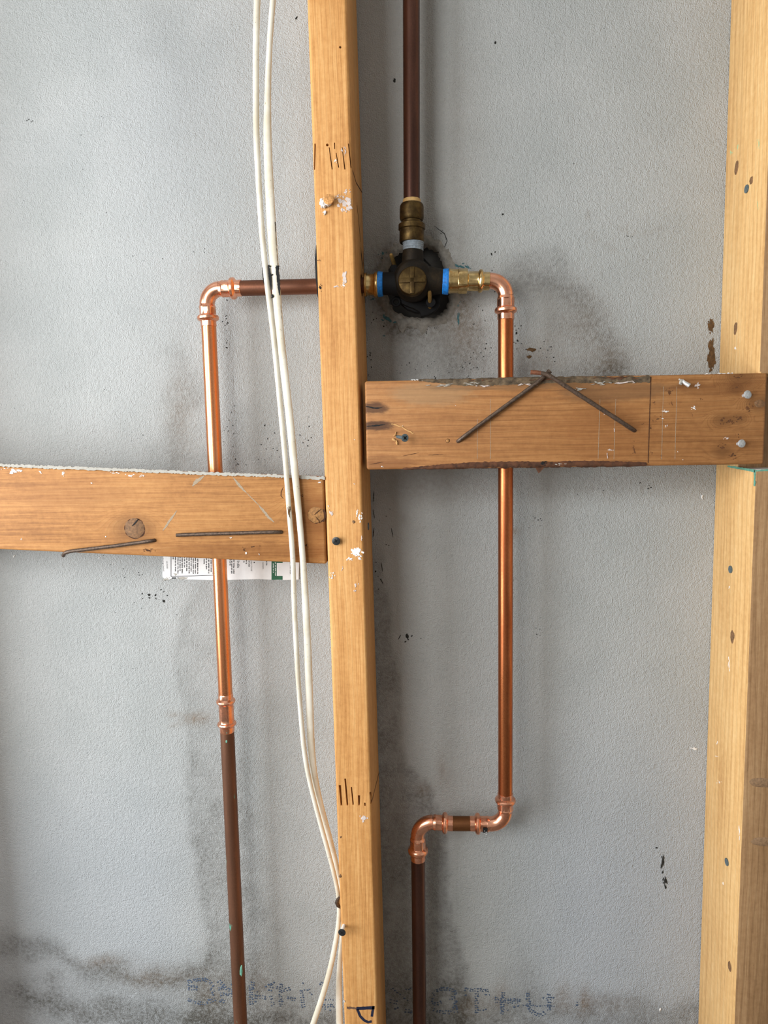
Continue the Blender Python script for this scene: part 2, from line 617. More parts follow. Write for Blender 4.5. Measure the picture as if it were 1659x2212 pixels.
def stain_fields(x, y):
    """water marks, mould haze, rust and painted rail shade on the board, laid out from the photograph; x, y = photo px on the wall"""
    w1 = (vnoise(x, y, 1 / 60, 1) - .5)
    w2 = (vnoise(x, y, 1 / 18, 2, 3) - .5)
    xw, yw = x + w1 * 70 + w2 * 18, y + (vnoise(x, y, 1 / 60, 3) - .5) * 70 + w2 * 14
    mot = vnoise(x, y, 1 / 26, 4, 4)
    g = np.zeros(x.shape)
    # damp column behind the left pipe
    L = inside_left(x + w2 * 16 + w1 * 22, y, [(415, 1235), (398, 1330), (378, 1420), (395, 1500), (412, 1580), (402, 1700), (412, 1800), (428, 1900), (452, 2010), (440, 2090), (400, 2212)])
    rr = sstep(L, -3, 9) * (1 - sstep(L, 110, 190)) * sstep(y, 1235, 1275)
    g += rr * (0.22 + 0.40 * (mot - .45)) * (0.75 + 0.6 * sstep(y, 1550, 1750))
    g += 0.16 * np.exp(-(L / 9) ** 2) * sstep(y, 1260, 1320)
    # damp strip right of the middle stud
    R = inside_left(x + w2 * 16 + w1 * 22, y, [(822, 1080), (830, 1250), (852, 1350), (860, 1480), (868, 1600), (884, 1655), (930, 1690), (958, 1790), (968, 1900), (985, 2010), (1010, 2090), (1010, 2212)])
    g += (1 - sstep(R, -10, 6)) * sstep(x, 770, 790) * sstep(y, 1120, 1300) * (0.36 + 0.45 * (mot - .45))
    # band running down from the right elbow
    d = seg_dist(xw, yw, [(1120, 600), (1190, 600), (1262, 672), (1318, 745), (1335, 815)])
    g += 0.42 * np.exp(-(d / 42) ** 2) * (x > 1080)
    d = seg_dist(xw, yw, [(1010, 660), (1030, 740), (1000, 815)])
    g += 0.42 * np.exp(-(d / 42) ** 2)
    d = seg_dist(xw, yw, [(1150, 800), (1340, 815)])
    g += 0.34 * np.exp(-(d / 40) ** 2)
    d = seg_dist(xw, yw, [(820, 780), (960, 790)])
    g += 0.22 * np.exp(-(d / 30) ** 2)
    # grime round the valve
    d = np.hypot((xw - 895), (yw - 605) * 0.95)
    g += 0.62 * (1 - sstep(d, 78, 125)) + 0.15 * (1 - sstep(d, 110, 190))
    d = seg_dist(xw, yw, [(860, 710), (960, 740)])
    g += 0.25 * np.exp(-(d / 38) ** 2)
    # tide marks across the foot of the board
    d = seg_dist(xw, yw, [(-60, 2030), (90, 2050), (190, 2085), (300, 2105), (430, 2112)])
    g += 0.50 * np.exp(-(d / 26) ** 2)
    d = seg_dist(xw, yw, [(60, 2130), (130, 2165), (220, 2195), (420, 2205), (700, 2200)])
    g += 0.42 * np.exp(-(d / 26) ** 2)
    g += 0.26 * sstep(yw, 2040, 2150) * (1 - sstep(x, 450, 700))
    g += (0.40 + 0.5 * (mot - .5)) * sstep(yw, 2130, 2185) * sstep(x, 930, 1050)
    g += (0.25 + 0.5 * (mot - .5)) * sstep(yw, 2080, 2160) * sstep(x, 520, 620) * (1 - sstep(x, 1000, 1060))
    d = np.hypot((xw - 1130) / 1.0, (yw - 2120) / 1.6)
    g += 0.22 * np.exp(-(d / 34) ** 2)
    # haze above the left rail
    d = seg_dist(xw, yw, [(395, 760), (410, 860), (380, 980)])
    g += 0.24 * np.exp(-(d / 30) ** 2)
    d = seg_dist(xw, yw, [(330, 985), (600, 1010)])
    g += 0.14 * np.exp(-(d / 22) ** 2)
    d = seg_dist(xw, yw, [(530, 900), (560, 1000)])
    g += 0.16 * np.exp(-(d / 34) ** 2)
    d = seg_dist(xw, yw, [(340, 40), (400, 160), (420, 300)])
    g += 0.10 * np.exp(-(d / 60) ** 2)
    d = seg_dist(xw, yw, [(1100, 1040), (1540, 1050)])  # shade under the right rail, painted into the stain mask
    g += 0.14 * np.exp(-(d / 26) ** 2)
    g += 0.14 * np.exp(-((y - 1045) / 40) ** 2) * (x > 800) * (x < 1100)  # same painted rail shade, the part next to the middle stud
    # rust / tea-brown
    b = np.zeros(x.shape)
    for (cx, cy, rx, ry, s) in [(425, 1553, 28, 13, .75), (380, 1543, 14, 6, .5), (384, 1565, 12, 5, .5), (910, 1140, 8, 8, .25),
                                (955, 1665, 14, 40, .4), (912, 1705, 16, 16, .45), (1110, 1150, 14, 6, .9), (560, 2120, 24, 60, .35),
                                (220, 2075, 42, 14, .45), (330, 2110, 80, 30, .35), (460, 2140, 40, 40, .25), (1020, 2170, 50, 26, .35),
                                (1085, 2150, 14, 30, .45), (1215, 2155, 16, 30, .5), (1260, 2160, 12, 30, .5), (1310, 2170, 80, 20, .25),
                                (930, 660, 90, 60, .35), (1010, 720, 40, 60, .4), (1150, 770, 70, 50, .35), (1250, 690, 70, 70, .3), (1310, 780, 60, 40, .3), (395, 900, 34, 90, .35),
                                (480, 610, 50, 40, .2), (1000, 300, 50, 300, .18), (940, 1040, 120, 50, .22), (870, 1120, 12, 12, .3),
                                (1300, 1050, 260, 26, .16), (520, 770, 40, 60, .12), (840, 600, 60, 90, .25), (1355, 500, 46, 3, .0)]:
        dd = np.hypot((xw * .35 + x * .65 - cx) / rx, (yw * .35 + y * .65 - cy) / ry)
        b += s * np.exp(-dd ** 2) * (0.6 + 0.8 * mot)
    for ring in ([(1270, 455), (1266, 490), (1285, 520), (1330, 542)], [(1336, 490), (1360, 502), (1390, 503), (1430, 495)]):
        b += 0.28 * np.exp(-(seg_dist(x, y, ring) / 4.5) ** 2) * (mot > .42)
    # tone: random blotches, bluer at the upper left and towards both lower corners
    tone = vnoise(x, y, 1 / 330, 9, 3)
    blue = 0.10 * tone + 0.40 * np.exp(-(((x - 400) / 220) ** 2 + ((y - 250) / 330) ** 2)) * .5 + 0.5 * sstep(y, 1300, 2000) * sstep(x, 1000, 1300) + .25 * sstep(y, 1500, 1900) * (1 - sstep(x, 300, 500))
    return np.clip(g, 0, 1), np.clip(b, 0, 1), np.clip(blue, 0, 1)


def wall_material():
    n = NT('drywall_paper')
    at = n.node('Attribute', None, attribute_name='marks')
    sep = n.node('SeparateColor', {0: at.outputs['Color']})
    g, b, bl = sep.outputs[0], sep.outputs[1], sep.outputs[2]
    fine = n.noise(n.co, 420.0, 4, 0.7)
    mid = n.noise(n.co, 190.0, 5, 0.7)
    big = n.noise(n.co, 7.0, 4, 0.6)
    base = n.mix(n.rng(big, 0.3, 0.7), lin(172, 175, 173), lin(184, 186, 184))
    base = n.mix(n.mul(bl, 0.7), base, lin(168, 178, 194))
    gm = n.mul(n.mul(g, 1.05), n.rng(mid, 0.3, 0.7, 0.55, 1.35))
    gm = n.mul(gm, n.rng(fine, 0.3, 0.7, 0.75, 1.2))
    c = n.mix(n.math('MULTIPLY', gm, 1.0, clamp=True), base, lin(84, 82, 76))
    bm_ = n.mul(b, n.rng(mid, 0.3, 0.7, 0.5, 1.4))
    c = n.mix(n.math('MULTIPLY', bm_, 0.62, clamp=True), c, lin(118, 88, 48))
    c = n.mix(n.rng(fine, 0.35, 0.75, 0.0, 0.10), c, lin(215, 215, 210))
    # stipple of the paper: rounded lumps about 3 mm apart
    lump = n.noise(n.co, 760.0, 2, 0.6)
    roll = n.noise(n.co, 230.0, 2, 0.5)
    h = n.add(n.mul(lump, 1.0), n.mul(roll, 0.7))
    n.put(n.b.inputs['Normal'], n.bump(h, 0.9, 0.0022))
    n.put(n.b.inputs['Specular IOR Level'], 0.2)
    return n.out(Base_Color=c, Roughness=0.92)


def build_wall():
    x0, x1 = W(-60, 1100, 0).x - .02, W(1700, 1100, 0).x + .02
    zt, zb = W(830, -40, 0).z + .02, W(830, 2260, 0).z - .03
    hc = W(897, 610, 0)
    st = 0.005
    hb = 0.062
    xa = list(np.arange(hc.x - hb, x0 - st, -st))[::-1]
    xm = list(np.linspace(hc.x - hb, hc.x + hb, 26))[1:]
    xb = list(np.arange(hc.x + hb, x1 + st, st))[1:]
    xs = [-0.95] + xa + xm + xb + [0.75]
    za = list(np.arange(hc.z - hb, zb - st, -st))[::-1]
    zm = list(np.linspace(hc.z - hb, hc.z + hb, 26))[1:]
    zc = list(np.arange(hc.z + hb, zt + st, st))[1:]
    zs = [0.0] + za + zm + zc + [2.4]
    nx, nz = len(xs), len(zs)
    ia, ja = 1 + len(xa) - 1, 1 + len(za) - 1
    ib, jb = ia + 25, ja + 25
    V = [(x, 0.0, z) for z in zs for x in xs]
    idx = lambda i, j: j * nx + i
    Fc = []
    for j in range(nz - 1):
        for i in range(nx - 1):
            if ia <= i < ib and ja <= j < jb:
                continue
            Fc.append((idx(i, j), idx(i + 1, j), idx(i + 1, j + 1), idx(i, j + 1)))
    # ring of grid vertices round the patch, counter-clockwise
    ring = [idx(i, ja) for i in range(ia, ib)] + [idx(ib, j) for j in range(ja, jb)] + [idx(i, jb) for i in range(ib, ia, -1)] + [idx(ia, j) for j in range(jb, ja, -1)]
    hole_px = [(838, 575), (850, 552), (872, 534), (905, 527), (940, 536), (958, 560), (968, 590), (973, 640), (966, 672), (940, 688), (905, 690), (872, 684), (848, 672), (834, 645), (828, 610)]
    hp = [W(x, y, 0) for x, y in hole_px]
    ang = sorted((math.atan2(p.z - hc.z, p.x - hc.x), math.hypot(p.z - hc.z, p.x - hc.x)) for p in hp)
    aa = [a for a, _ in ang]
    rr = [r for _, r in ang]
    aa = [aa[-1] - 2 * math.pi] + aa + [aa[0] + 2 * math.pi]
    rr = [rr[-1]] + rr + [rr[0]]
    holes = []
    K = len(ring)
    rnd = random.Random(5)
    for k, vi in enumerate(ring):
        x, _, z = V[vi]
        a = math.atan2(z - hc.z, x - hc.x)
        r = float(np.interp(a, aa, rr)) * (1 + rnd.uniform(-.03, .03))
        holes.append((hc.x + r * math.cos(a), hc.z + r * math.sin(a)))
    prev = ring
    M = 8
    for s in range(1, M + 1):
        t = s / M
        cur = []
        for k, vi in enumerate(ring):
            x, _, z = V[vi]
            hx, hz = holes[k]
            cur.append(len(V))
            V.append((x + (hx - x) * t, 0.0, z + (hz - z) * t))
        for k in range(K):
            k2 = (k + 1) % K
            Fc.append((prev[k], prev[k2], cur[k2], cur[k]))
        prev = cur
    rim0 = prev
    cur = []
    for k in range(K):
        cur.append(len(V))
        hx, hz = holes[k]
        V.append((hc.x + (hx - hc.x) * 1.04, 0.0127, hc.z + (hz - hc.z) * 1.04))
    for k in range(K):
        k2 = (k + 1) % K
        Fc.append((rim0[k], rim0[k2], cur[k2], cur[k]))
    o = mesh_obj('wall_back', V, Fc, wall_material(), None, (0, 0, 0), smooth=False)
    P = np.array(V)
    c = (P - CAM) @ RW.T
    px, py = CX + F * c[:, 0] / c[:, 2], CY + F * c[:, 1] / c[:, 2]
    g, b, bl = stain_fields(px, py)
    colr = np.stack([g, b, bl, np.ones_like(g)], 1).astype(np.float32)
    at = o.data.color_attributes.new('marks', 'FLOAT_COLOR', 'POINT')
    at.data.foreach_set('color', colr.ravel())
    o['kind'] = 'structure'
    o['label'] = 'grey water-stained drywall with a torn hole round the valve'
    # torn plaster lip round the hole
    V2, F2 = [], []
    rows = 6
    for k in range(K):
        hx, hz = holes[k]
        dx, dz = hx - hc.x, hz - hc.z
        L = math.hypot(dx, dz)
        wid = 0.007 + 0.009 * mnoise.noise(Vector((dx * 90, dz * 90, 3))) ** 2 * 3 + 0.004 * rnd.random()
        for s in range(rows):
            t = s / (rows - 1)
            r = L - 0.0025 + (wid + 0.0025) * t
            nn = mnoise.noise(Vector((dx / L * r * 240, dz / L * r * 240, 9)))
            hgt = (0.0032 * math.sin(math.pi * min(1, t * 1.05)) ** 1.2 * (0.55 + 0.9 * nn)) if 0 < s < rows - 1 else (-0.004 if s == 0 else -0.0004)
            V2.append((hc.x + dx / L * r, -hgt, hc.z + dz / L * r))
    for k in range(K):
        k2 = (k + 1) % K
        for s in range(rows - 1):
            F2.append((k * rows + s, k2 * rows + s, k2 * rows + s + 1, k * rows + s + 1))
    tr = mesh_obj('torn_plaster_rim', V2, F2, MAT['plaster'], o, smooth=True)
    tr['label'] = 'torn grey plaster lip round the valve hole'
    back = mesh_obj('wall_cavity', *box_data((hc.x, 0.050, hc.z), .30, .012, .30), MAT['cavity'], None, (hc.x, .05, hc.z), smooth=False)
    back['kind'] = 'structure'
    return o, hc


wall, HC = build_wall()
shell = plain('room_plaster', lin(224, 222, 218), 0.9, var=0.06, sc=8)
for nm, c_, sz, mt in [('floor', (-0.1, -1.25, -0.02), (4.2, 2.6, 0.04), plain('concrete_floor', lin(120, 112, 104), 0.8, var=0.2, sc=30)),
                       ('ceiling', (-0.1, -1.25, 2.43), (4.2, 2.6, 0.04), shell), ('wall_left', (-2.2, -1.25, 1.2), (0.04, 2.6, 2.42), shell),
                       ('wall_right', (1.6, -1.25, 1.2), (0.04, 2.6, 2.42), shell), ('wall_front', (-0.3, -2.55, 1.2), (3.8, 0.04, 2.42), shell),
                       ('trim_1', (-1.565, 0.03, 1.2), (1.23, 0.05, 2.4), shell), ('trim_2', (1.175, 0.03, 1.2), (0.85, 0.05, 2.4), shell)]:
    o = mesh_obj(nm, *box_data(c_, *sz), mt, None, c_, smooth=False)
    o['kind'] = 'structure'
WP = front(0.0)

# specks of mould on the paper (uncountable: one part)
rs = random.Random(21)
sp = []
for (cx, cy, rx, ry, n_, s0) in [(1065, 590, 9, 55, 16, 2.0), (1005, 655, 40, 40, 14, 1.8), (1040, 760, 40, 70, 22, 1.8), (1110, 720, 22, 50, 20, 2.0),
                                 (1185, 765, 30, 30, 12, 1.6), (1000, 790, 50, 22, 16, 1.5), (920, 790, 90, 25, 18, 1.4), (330, 1290, 22, 20, 10, 2.6),
                                 (285, 1235, 40, 25, 9, 1.6), (310, 1320, 60, 20, 8, 1.3), (490, 690, 8, 30, 10, 2.0), (490, 740, 5, 20, 4, 2.0),
                                 (500, 925, 16, 50, 14, 1.6), (520, 1000, 40, 18, 12, 1.5), (585, 965, 26, 50, 18, 2.0), (662, 950, 14, 26, 10, 1.7),
                                 (1155, 1125, 12, 14, 8, 2.0), (1180, 1118, 24, 14, 6, 1.2), (1162, 1360, 12, 26, 8, 1.6), (835, 1125, 24, 60, 6, 1.8),
                                 (860, 560, 40, 22, 10, 1.6), (960, 520, 14, 30, 8, 1.4), (840, 690, 40, 30, 20, 1.8), (930, 705, 50, 16, 16, 1.5),
                                 (300, 550, 40, 14, 6, 1.3), (420, 540, 40, 14, 4, 1.2), (330, 240, 90, 20, 8, 1.0), (65, 258, 8, 4, 5, 2.0),
                                 (800, 790, 8, 40, 10, 1.8), (1400, 1052, 14, 6, 4, 2.6), (1285, 1055, 60, 12, 4, 1.3), (1360, 510, 20, 12, 3, 2.0),
                                 (820, 1230, 8, 60, 6, 2.4), (880, 1380, 30, 20, 5, 2.0), (290, 945, 14, 10, 4, 1.2), (60, 880, 60, 20, 4, 1.2),
                                 (1150, 870, 40, 1, 1, 1), (1250, 600, 120, 60, 6, 1.0), (150, 1650, 160, 300, 16, 0.9), (1350, 1500, 170, 400, 16, 0.9),
                                 (1300, 300, 280, 250, 12, 0.9), (200, 400, 180, 350, 18, 0.9), (300, 900, 120, 80, 10, 1.0), (1380, 600, 130, 150, 8, .9)]:
    for _ in range(n_):
        x, y = cx + rs.gauss(0, .55) * rx, cy + rs.gauss(0, .55) * ry
        k = S(x, y, 0)
        s = s0 * rs.uniform(.3, 1.0)
        sp.append(blob_data(WP, x, y, s * k * rs.uniform(.5, 1.5), s * k, rs.uniform(0, 3), .5, 7, 0.00025, rs))
V, Fc = merge(*sp)
o = mesh_obj('mould_specks', V, Fc, MAT['mold'], wall)
o['kind'] = 'stuff'
o['label'] = 'black mould specks scattered over the drywall'
for (x, y, rx, ry, r_) in [(1070, 92, 3, 4, 0), (1086, 463, 2.3, 2.3, 0), (1150, 755, 13, 5, .05), (1143, 771, 5, 4, 0), (640, 39, 2, 4, .6), (322, 1285, 3, 3, 0), (353, 1298, 3, 4, 0),
                          (880, 1375, 4, 6, 0), (1535, 2110, 2, 2, 0), (852, 174, 3, 4, 0)]:
    k = S(x, y, 0)
    V, Fc = blob_data(WP, x, y, rx * k, ry * k, r_, .4, 12, .0004)
    mesh_obj('dark_spot', V, Fc, MAT['rustmark'] if rx > 4.5 else MAT['mold'], wall)
for (x, y, rx, ry, cnt) in [(1536, 704, 7, 16, 14), (1537, 765, 8, 32, 30), (1535, 800, 4, 5, 4)]:
    splat('adhesive_residue', WP, x, y, rx, ry, MAT['rustmark'], wall, cnt, size=.45)
for (x, y, rx, ry, cnt) in [(1431, 1865, 3, 22, 10), (1436, 1905, 5, 16, 8), (1418, 1832, 4, 3, 2)]:
    splat('black_streak', WP, x, y, rx, ry, MAT['mold'], wall, cnt, size=.4)
for (x, y, rx, ry, cnt) in [(1516, 1073, 2, 8, 4), (1500, 1617, 9, 3, 6), (215, 1205, 3, 2, 2), (222, 1200, 2, 2, 1), (30, 1202, 3, 4, 2), (1426, 2180, 3, 4, 2), (1438, 2175, 1, 1, 1)]:
    splat('white_crumb', WP, x, y, rx, ry, MAT['paint'], wall, cnt, size=.45, th=.0008)
for (x, y, rx, ry, cnt, r_) in [(992, 575, 22, 9, 9, .1), (975, 572, 9, 6, 5, 0), (1010, 577, 10, 4, 4, .3), (985, 652, 10, 14, 8, 0), (990, 690, 4, 20, 6, 0), (838, 688, 20, 10, 8, .6),
                                (806, 645, 8, 4, 3, 0), (830, 725, 6, 3, 2, 0), (827, 548, 10, 10, 4, 0)]:
    splat('blue_green_stain', WP, x, y, rx, ry, plain('verdigris_wash', lin(58, 98, 104), .9, var=.3) if 'vg' not in MAT else MAT['vg'], wall, cnt, r_, .35, .0002, rough=.6)
    MAT['vg'] = bpy.data.materials['verdigris_wash']
stroke('crack', WP, [(938, 488), (960, 505), (966, 520), (960, 535), (950, 540)], 1.6, MAT['mold'], wall, .0002, True, .4)
stroke('crack', WP, [(936, 545), (960, 545), (975, 560)], 1.2, MAT['mold'], wall, .0002, True, .4)
for pts in ([(845, 1140), (849, 1160)], [(824, 1215), (826, 1235)], [(822, 1250), (828, 1262)], [(866, 1371), (860, 1382)], [(808, 1060), (806, 1085)], [(806, 1100), (809, 1120)], [(808, 1140), (806, 1160)]):
    stroke('hair', WP, pts, 1.6, MAT['mold'], wall, .0003, True, .3)

# dot-matrix board print along the foot of the wall
rs = random.Random(3)
dots = []
GL = [([(405, 2122), (420, 2117), (440, 2115), (455, 2121), (462, 2133)], 2), ([(404, 2129), (428, 2130)], 1), ([(405, 2135), (428, 2136)], 2), ([(454, 2134), (464, 2145), (456, 2150)], 2),
      ([(405, 2159), (420, 2165), (445, 2167), (466, 2158)], 2), ([(472, 2118), (480, 2126), (492, 2138), (505, 2140)], 2), ([(470, 2136), (490, 2136)], 2), ([(474, 2147), (503, 2149)], 2),
      ([(475, 2160), (487, 2166)], 2), ([(500, 2126), (503, 2130)], 1),
      ([(541, 2120), (543, 2172)], 2), ([(549, 2120), (546, 2140)], 1), ([(543, 2152), (575, 2155)], 2), ([(551, 2141), (560, 2141)], 1), ([(550, 2168), (556, 2162)], 1),
      ([(572, 2133), (588, 2124), (596, 2124)], 1), ([(588, 2124), (584, 2142)], 2), ([(584, 2150), (590, 2174)], 2), ([(608, 2124), (606, 2150)], 2), ([(606, 2150), (608, 2176)], 2), ([(596, 2132), (616, 2140), (628, 2134)], 2),
      ([(620, 2154), (640, 2160)], 2), ([(650, 2125), (658, 2124)], 1), ([(650, 2138), (656, 2178)], 2), ([(655, 2140), (672, 2136)], 1), ([(668, 2144), (676, 2150)], 1), ([(690, 2124), (706, 2128)], 2),
      ([(690, 2160), (722, 2160)], 1), ([(694, 2172), (722, 2172)], 2), ([(700, 2180), (716, 2182)], 1),
      ([(842, 2135), (852, 2138), (866, 2150)], 1), ([(876, 2140), (890, 2134)], 1), ([(842, 2162), (860, 2166)], 2), ([(846, 2182), (862, 2176)], 1), ([(874, 2182), (892, 2186)], 2), ([(872, 2156), (884, 2160)], 1),
      ([(934, 2150), (942, 2140), (962, 2135), (980, 2140), (986, 2148)], 2), ([(932, 2150), (936, 2166)], 1), ([(962, 2157), (986, 2155)], 2), ([(931, 2165), (942, 2169), (956, 2164)], 2), ([(985, 2160), (982, 2180)], 2),
      ([(935, 2180), (948, 2186), (972, 2187), (990, 2182)], 2), ([(1002, 2138), (1056, 2140)], 2), ([(1004, 2148), (1008, 2148)], 1), ([(1029, 2144), (1030, 2190)], 2), ([(1036, 2184), (1052, 2180)], 1), ([(1048, 2148), (1062, 2149)], 1),
      ([(1068, 2160), (1126, 2163)], 3), ([(1088, 2142), (1084, 2192)], 2), ([(1110, 2176), (1124, 2170)], 1), ([(1094, 2186), (1098, 2180)], 1),
      ([(1140, 2144), (1141, 2176)], 2), ([(1141, 2176), (1152, 2188), (1168, 2194), (1178, 2186)], 2), ([(1186, 2146), (1186, 2184)], 2), ([(1128, 2172), (1200, 2173)], 1), ([(1172, 2155), (1198, 2154)], 1), ([(1243, 2167), (1252, 2168)], 2)]
for pts, rows in GL:
    for (xa, ya), (xb, yb) in zip(pts[:-1], pts[1:]):
        L = math.hypot(xb - xa, yb - ya)
        nx_, ny_ = -(yb - ya) / L, (xb - xa) / L
        for i in range(max(1, int(L / 5.0))):
            t = (i + .5) / max(1, int(L / 5.0))
            for r_ in range(rows):
                if rs.random() < .05:
                    continue
                off = (r_ - (rows - 1) / 2) * 4.6
                x, y = xa + (xb - xa) * t + nx_ * off + rs.gauss(0, .7), ya + (yb - ya) * t + ny_ * off + rs.gauss(0, .7)
                k = S(x, y, 0)
                q = rs.uniform(.6, 1.1)
                dots.append(blob_data(WP, x, y, 3.1 * k * q, 2.4 * k * q, rs.uniform(-.4, .4), .35, 8, .00012, rs))
V, Fc = merge(*dots)
o = mesh_obj('printed_lettering', V, Fc, MAT['ink'], wall)
o['kind'] = 'stuff'
o['label'] = 'faded blue dot-matrix lettering printed along the drywall'

# ================================================================== MIDDLE STUD
xl, xr = W(705, 1150, DS).x, W(784.5, 1150, DS).x
LEAN = 0.0062                                # plumb error per metre: foot stands to the right
zc0 = W(745, 1150, DS).z


def lean(p):
    return Vector((p[0] - (p[2] - zc0) * LEAN, p[1], p[2]))


stud = thing('wall_stud', 'amber two-by-four stud standing in the middle between the two horizontal rails', 'stud', (xl + .019, -DS / 2, 0), 'wall studs')
cuts = []


def wedge(px0, py0, px1, py1, w0, w1, d=DS, deep=.006):
    """sliver-shaped cutter: from (px0,py0) width w0 to (px1,py1) width w1 (px)"""
    V = []
    for dd in (d + .004, d - deep):
        for x, y, w in ((px0, py0, w0), (px1, py1, w1)):
            k = S(x, y, d)
            c = W(x, y, d)
            for s in (-1, 1):
                V.append(Vector((c.x + s * (w + (1.3 if py0 < 1000 else 2.4)) * k / 2 * (1 if dd > d else .5), -dd, c.z)))
    Fc = [(0, 1, 3, 2), (4, 6, 7, 5), (0, 4, 5, 1), (2, 3, 7, 6), (0, 2, 6, 4), (1, 5, 7, 3)]
    return V, Fc


# finger joints: gaps where the glued fingers have opened
for q in [(680.5, 310, 679, 366, 2.6, 2.0), (711, 318, 717.5, 366, .8, 1.6), (722.5, 308, 723, 322, 1.8, .8), (726, 330, 731.5, 362, .8, 1.6), (739, 318, 745, 366, .8, 1.7), (752.5, 310, 758, 362, 1.0, 1.4),
          (734, 1696, 737.5, 1740, 4.2, 2.0), (745.5, 1682, 750.5, 1740, 2.2, 2.0), (759, 1700, 763, 1739, .9, 1.5), (775.5, 1718, 775.5, 1740, 3.6, 1.4), (788, 1734, 788.5, 1741, 1.2, 1.2), (799.5, 1712, 802, 1738, 2.6, 3.5)]:
    cuts.append(wedge(*q))
# screw pilot holes
for (x, y, r_) in [(735, 102, 2.6), (707, 313, 3.0)]:
    c = W(x, y, DS)
    k = S(x, y, DS)
    cuts.append(tube_data([Vector((c.x, -DS - .004, c.z)), Vector((c.x, -DS + .012, c.z))], [r_ * k] * 2, 12))
# bored hole for the supply pipe
PD = 0.036                                  # pipes run this far off the wall
pb = W(737, 618, PD)
cuts.append(tube_data([Vector((xl - .02, -PD, pb.z)), Vector((xr + .02, -PD, pb.z))], [.0115] * 2, 20))
V, Fc = box_data(((xl + xr) / 2, -DS / 2 - .0008, 1.2), xr - xl, DS - .0016, 2.4)
# lean is applied before cutting so the px-placed cutters fit
V, Fc = lumber_mesh([lean(v) for v in V], Fc, .0032, 3, cuts)
mesh_obj('stud_body', V, Fc, MAT['stud_mid'], stud, smooth=True, autosmooth=35)
FS = front(DS)
# joint lines running on over the side face
XR = lambda z: xr - (z - zc0) * LEAN
sd = Plane(lambda x, y: WX(x, y, xr + .0003), (0, -1, 0), (0, 0, -1), (1, 0, 0))


def side_stroke(name, pts3, w, mat, parent):
    """dark seam on the stud's right face: list of (depth, z)"""
    V, Fc = [], []
    for d, z in pts3:
        X = XR(z)
        V += [(X - .0002, -d, z + w / 2), (X + .0002, -d, z + w / 2), (X + .0002, -d, z - w / 2), (X - .0002, -d, z - w / 2)]
    for i in range(len(pts3) - 1):
        b = i * 4
        for k in range(3):
            Fc.append((b + k, b + k + 1, b + k + 5, b + k + 4))
    return mesh_obj(name, V, Fc, mat, parent, smooth=False)


zA, zB = W(765, 368, DS).z, W(790, 415, 0).z
zA0, zB0 = zA, zB
side_stroke('joint_seam', [(DS - .004, W(760, 365, DS).z), (.06, W(772, 395, .06).z), (.003, W(781, 418, 0).z)], .0014, MAT['slit'], stud)
side_stroke('joint_seam', [(DS - .004, W(804, 1735, DS).z), (.003, W(818, 1666, 0).z)], .0016, MAT['slit'], stud)
side_stroke('joint_seam', [(.06, W(772, 440, .06).z), (.035, W(775, 520, .035).z)], .003, MAT['slit'], stud)
# paint and plaster flecks
for (x, y, rx, ry, cnt, mt, r_) in [(746, 326, 4, 11, 6, 'paint_thin', 0), (738, 324, 2.5, 7, 4, 'paint_thin', 0), (725, 347, 4, 6, 5, 'paint', 0), (744, 440, 15, 18, 30, 'paint_thin', -.5),
                                   (748, 415, 10, 6, 7, 'paint_thin', -.4), (730, 425, 10, 4, 6, 'paint_thin', -.5), (753, 450, 6, 8, 6, 'paint_thin', 0), (744, 600, 7, 18, 7, 'paint_thin', .1),
                                   (742, 616, 6, 5, 7, 'paint', 0), (725, 619, 9, 3, 4, 'paint_thin', 0), (776, 1115, 7, 14, 11, 'paint', 0), (715, 1108, 5, 9, 6, 'paint_thin', -.7), (710, 1094, 2, 4, 3, 'paint', 0),
                                   (772, 1192, 14, 11, 26, 'paint', .2), (757, 1207, 9, 5, 7, 'paint', -.3), (777, 1206, 6, 4, 5, 'paint', 0), (718, 1243, 6, 9, 9, 'paint', .5), (768, 1265, 8, 14, 5, 'paint_thin', .2),
                                   (781, 1160, 2, 8, 4, 'paint_thin', 0), (785, 1768, 9, 10, 7, 'paint_thin', 0), (740, 1228, 3, 6, 3, 'paint_thin', .3), (766, 950, 1.5, 3, 2, 'paint', 0), (766, 1046, 2, 2, 2, 'paint', 0),
                                   (744, 2164, 3, 4, 3, 'paint', 0)]:
    splat('paint_fleck', FS, x, y, rx, ry, MAT[mt], stud, cnt, r_)
for (x, y, r_) in [(764, 1127, 4.5), (736, 1808, 2.5), (735, 1893, 3.8)]:
    k = S(x, y, DS)
    mesh_obj('pin_knot', *blob_data(FS, x, y, r_ * k, r_ * k * 1.1, 0, .3, 12, .0003), MAT['knot'], stud)
for (x, y, rx, ry, cnt) in [(692, 622, 4, 8, 8), (690, 562, 5, 2, 3)]:
    splat('black_scuff', FS, x, y, rx, ry, MAT['tar'], stud, cnt, size=.3)
# black sealant caught along both arrises near the pipe
for (dd, pts, w) in [(DS - .012, [(683.5, 530), (683, 560), (684, 600), (686, 640)], 4.5)]:
    P = [W(x + 1.5, y, dd) for x, y in pts]
    tube('sealant_bead', P, [.0012, .0022, .0018, .0008], MAT['tar'], stud, seg=8)
side_stroke('sealant_bead', [(.010, W(783, 560, 0).z), (.004, W(785, 600, 0).z)], .012, MAT['tar'], stud)
side_stroke('sealant_bead', [(.035, W(780, 560, 0).z), (.020, W(781, 585, 0).z)], .006, MAT['tar'], stud)
side_stroke('sealant_bead', [(.016, W(783, 612, 0).z), (.002, W(786, 640, 0).z)], .016, MAT['tar'], stud)
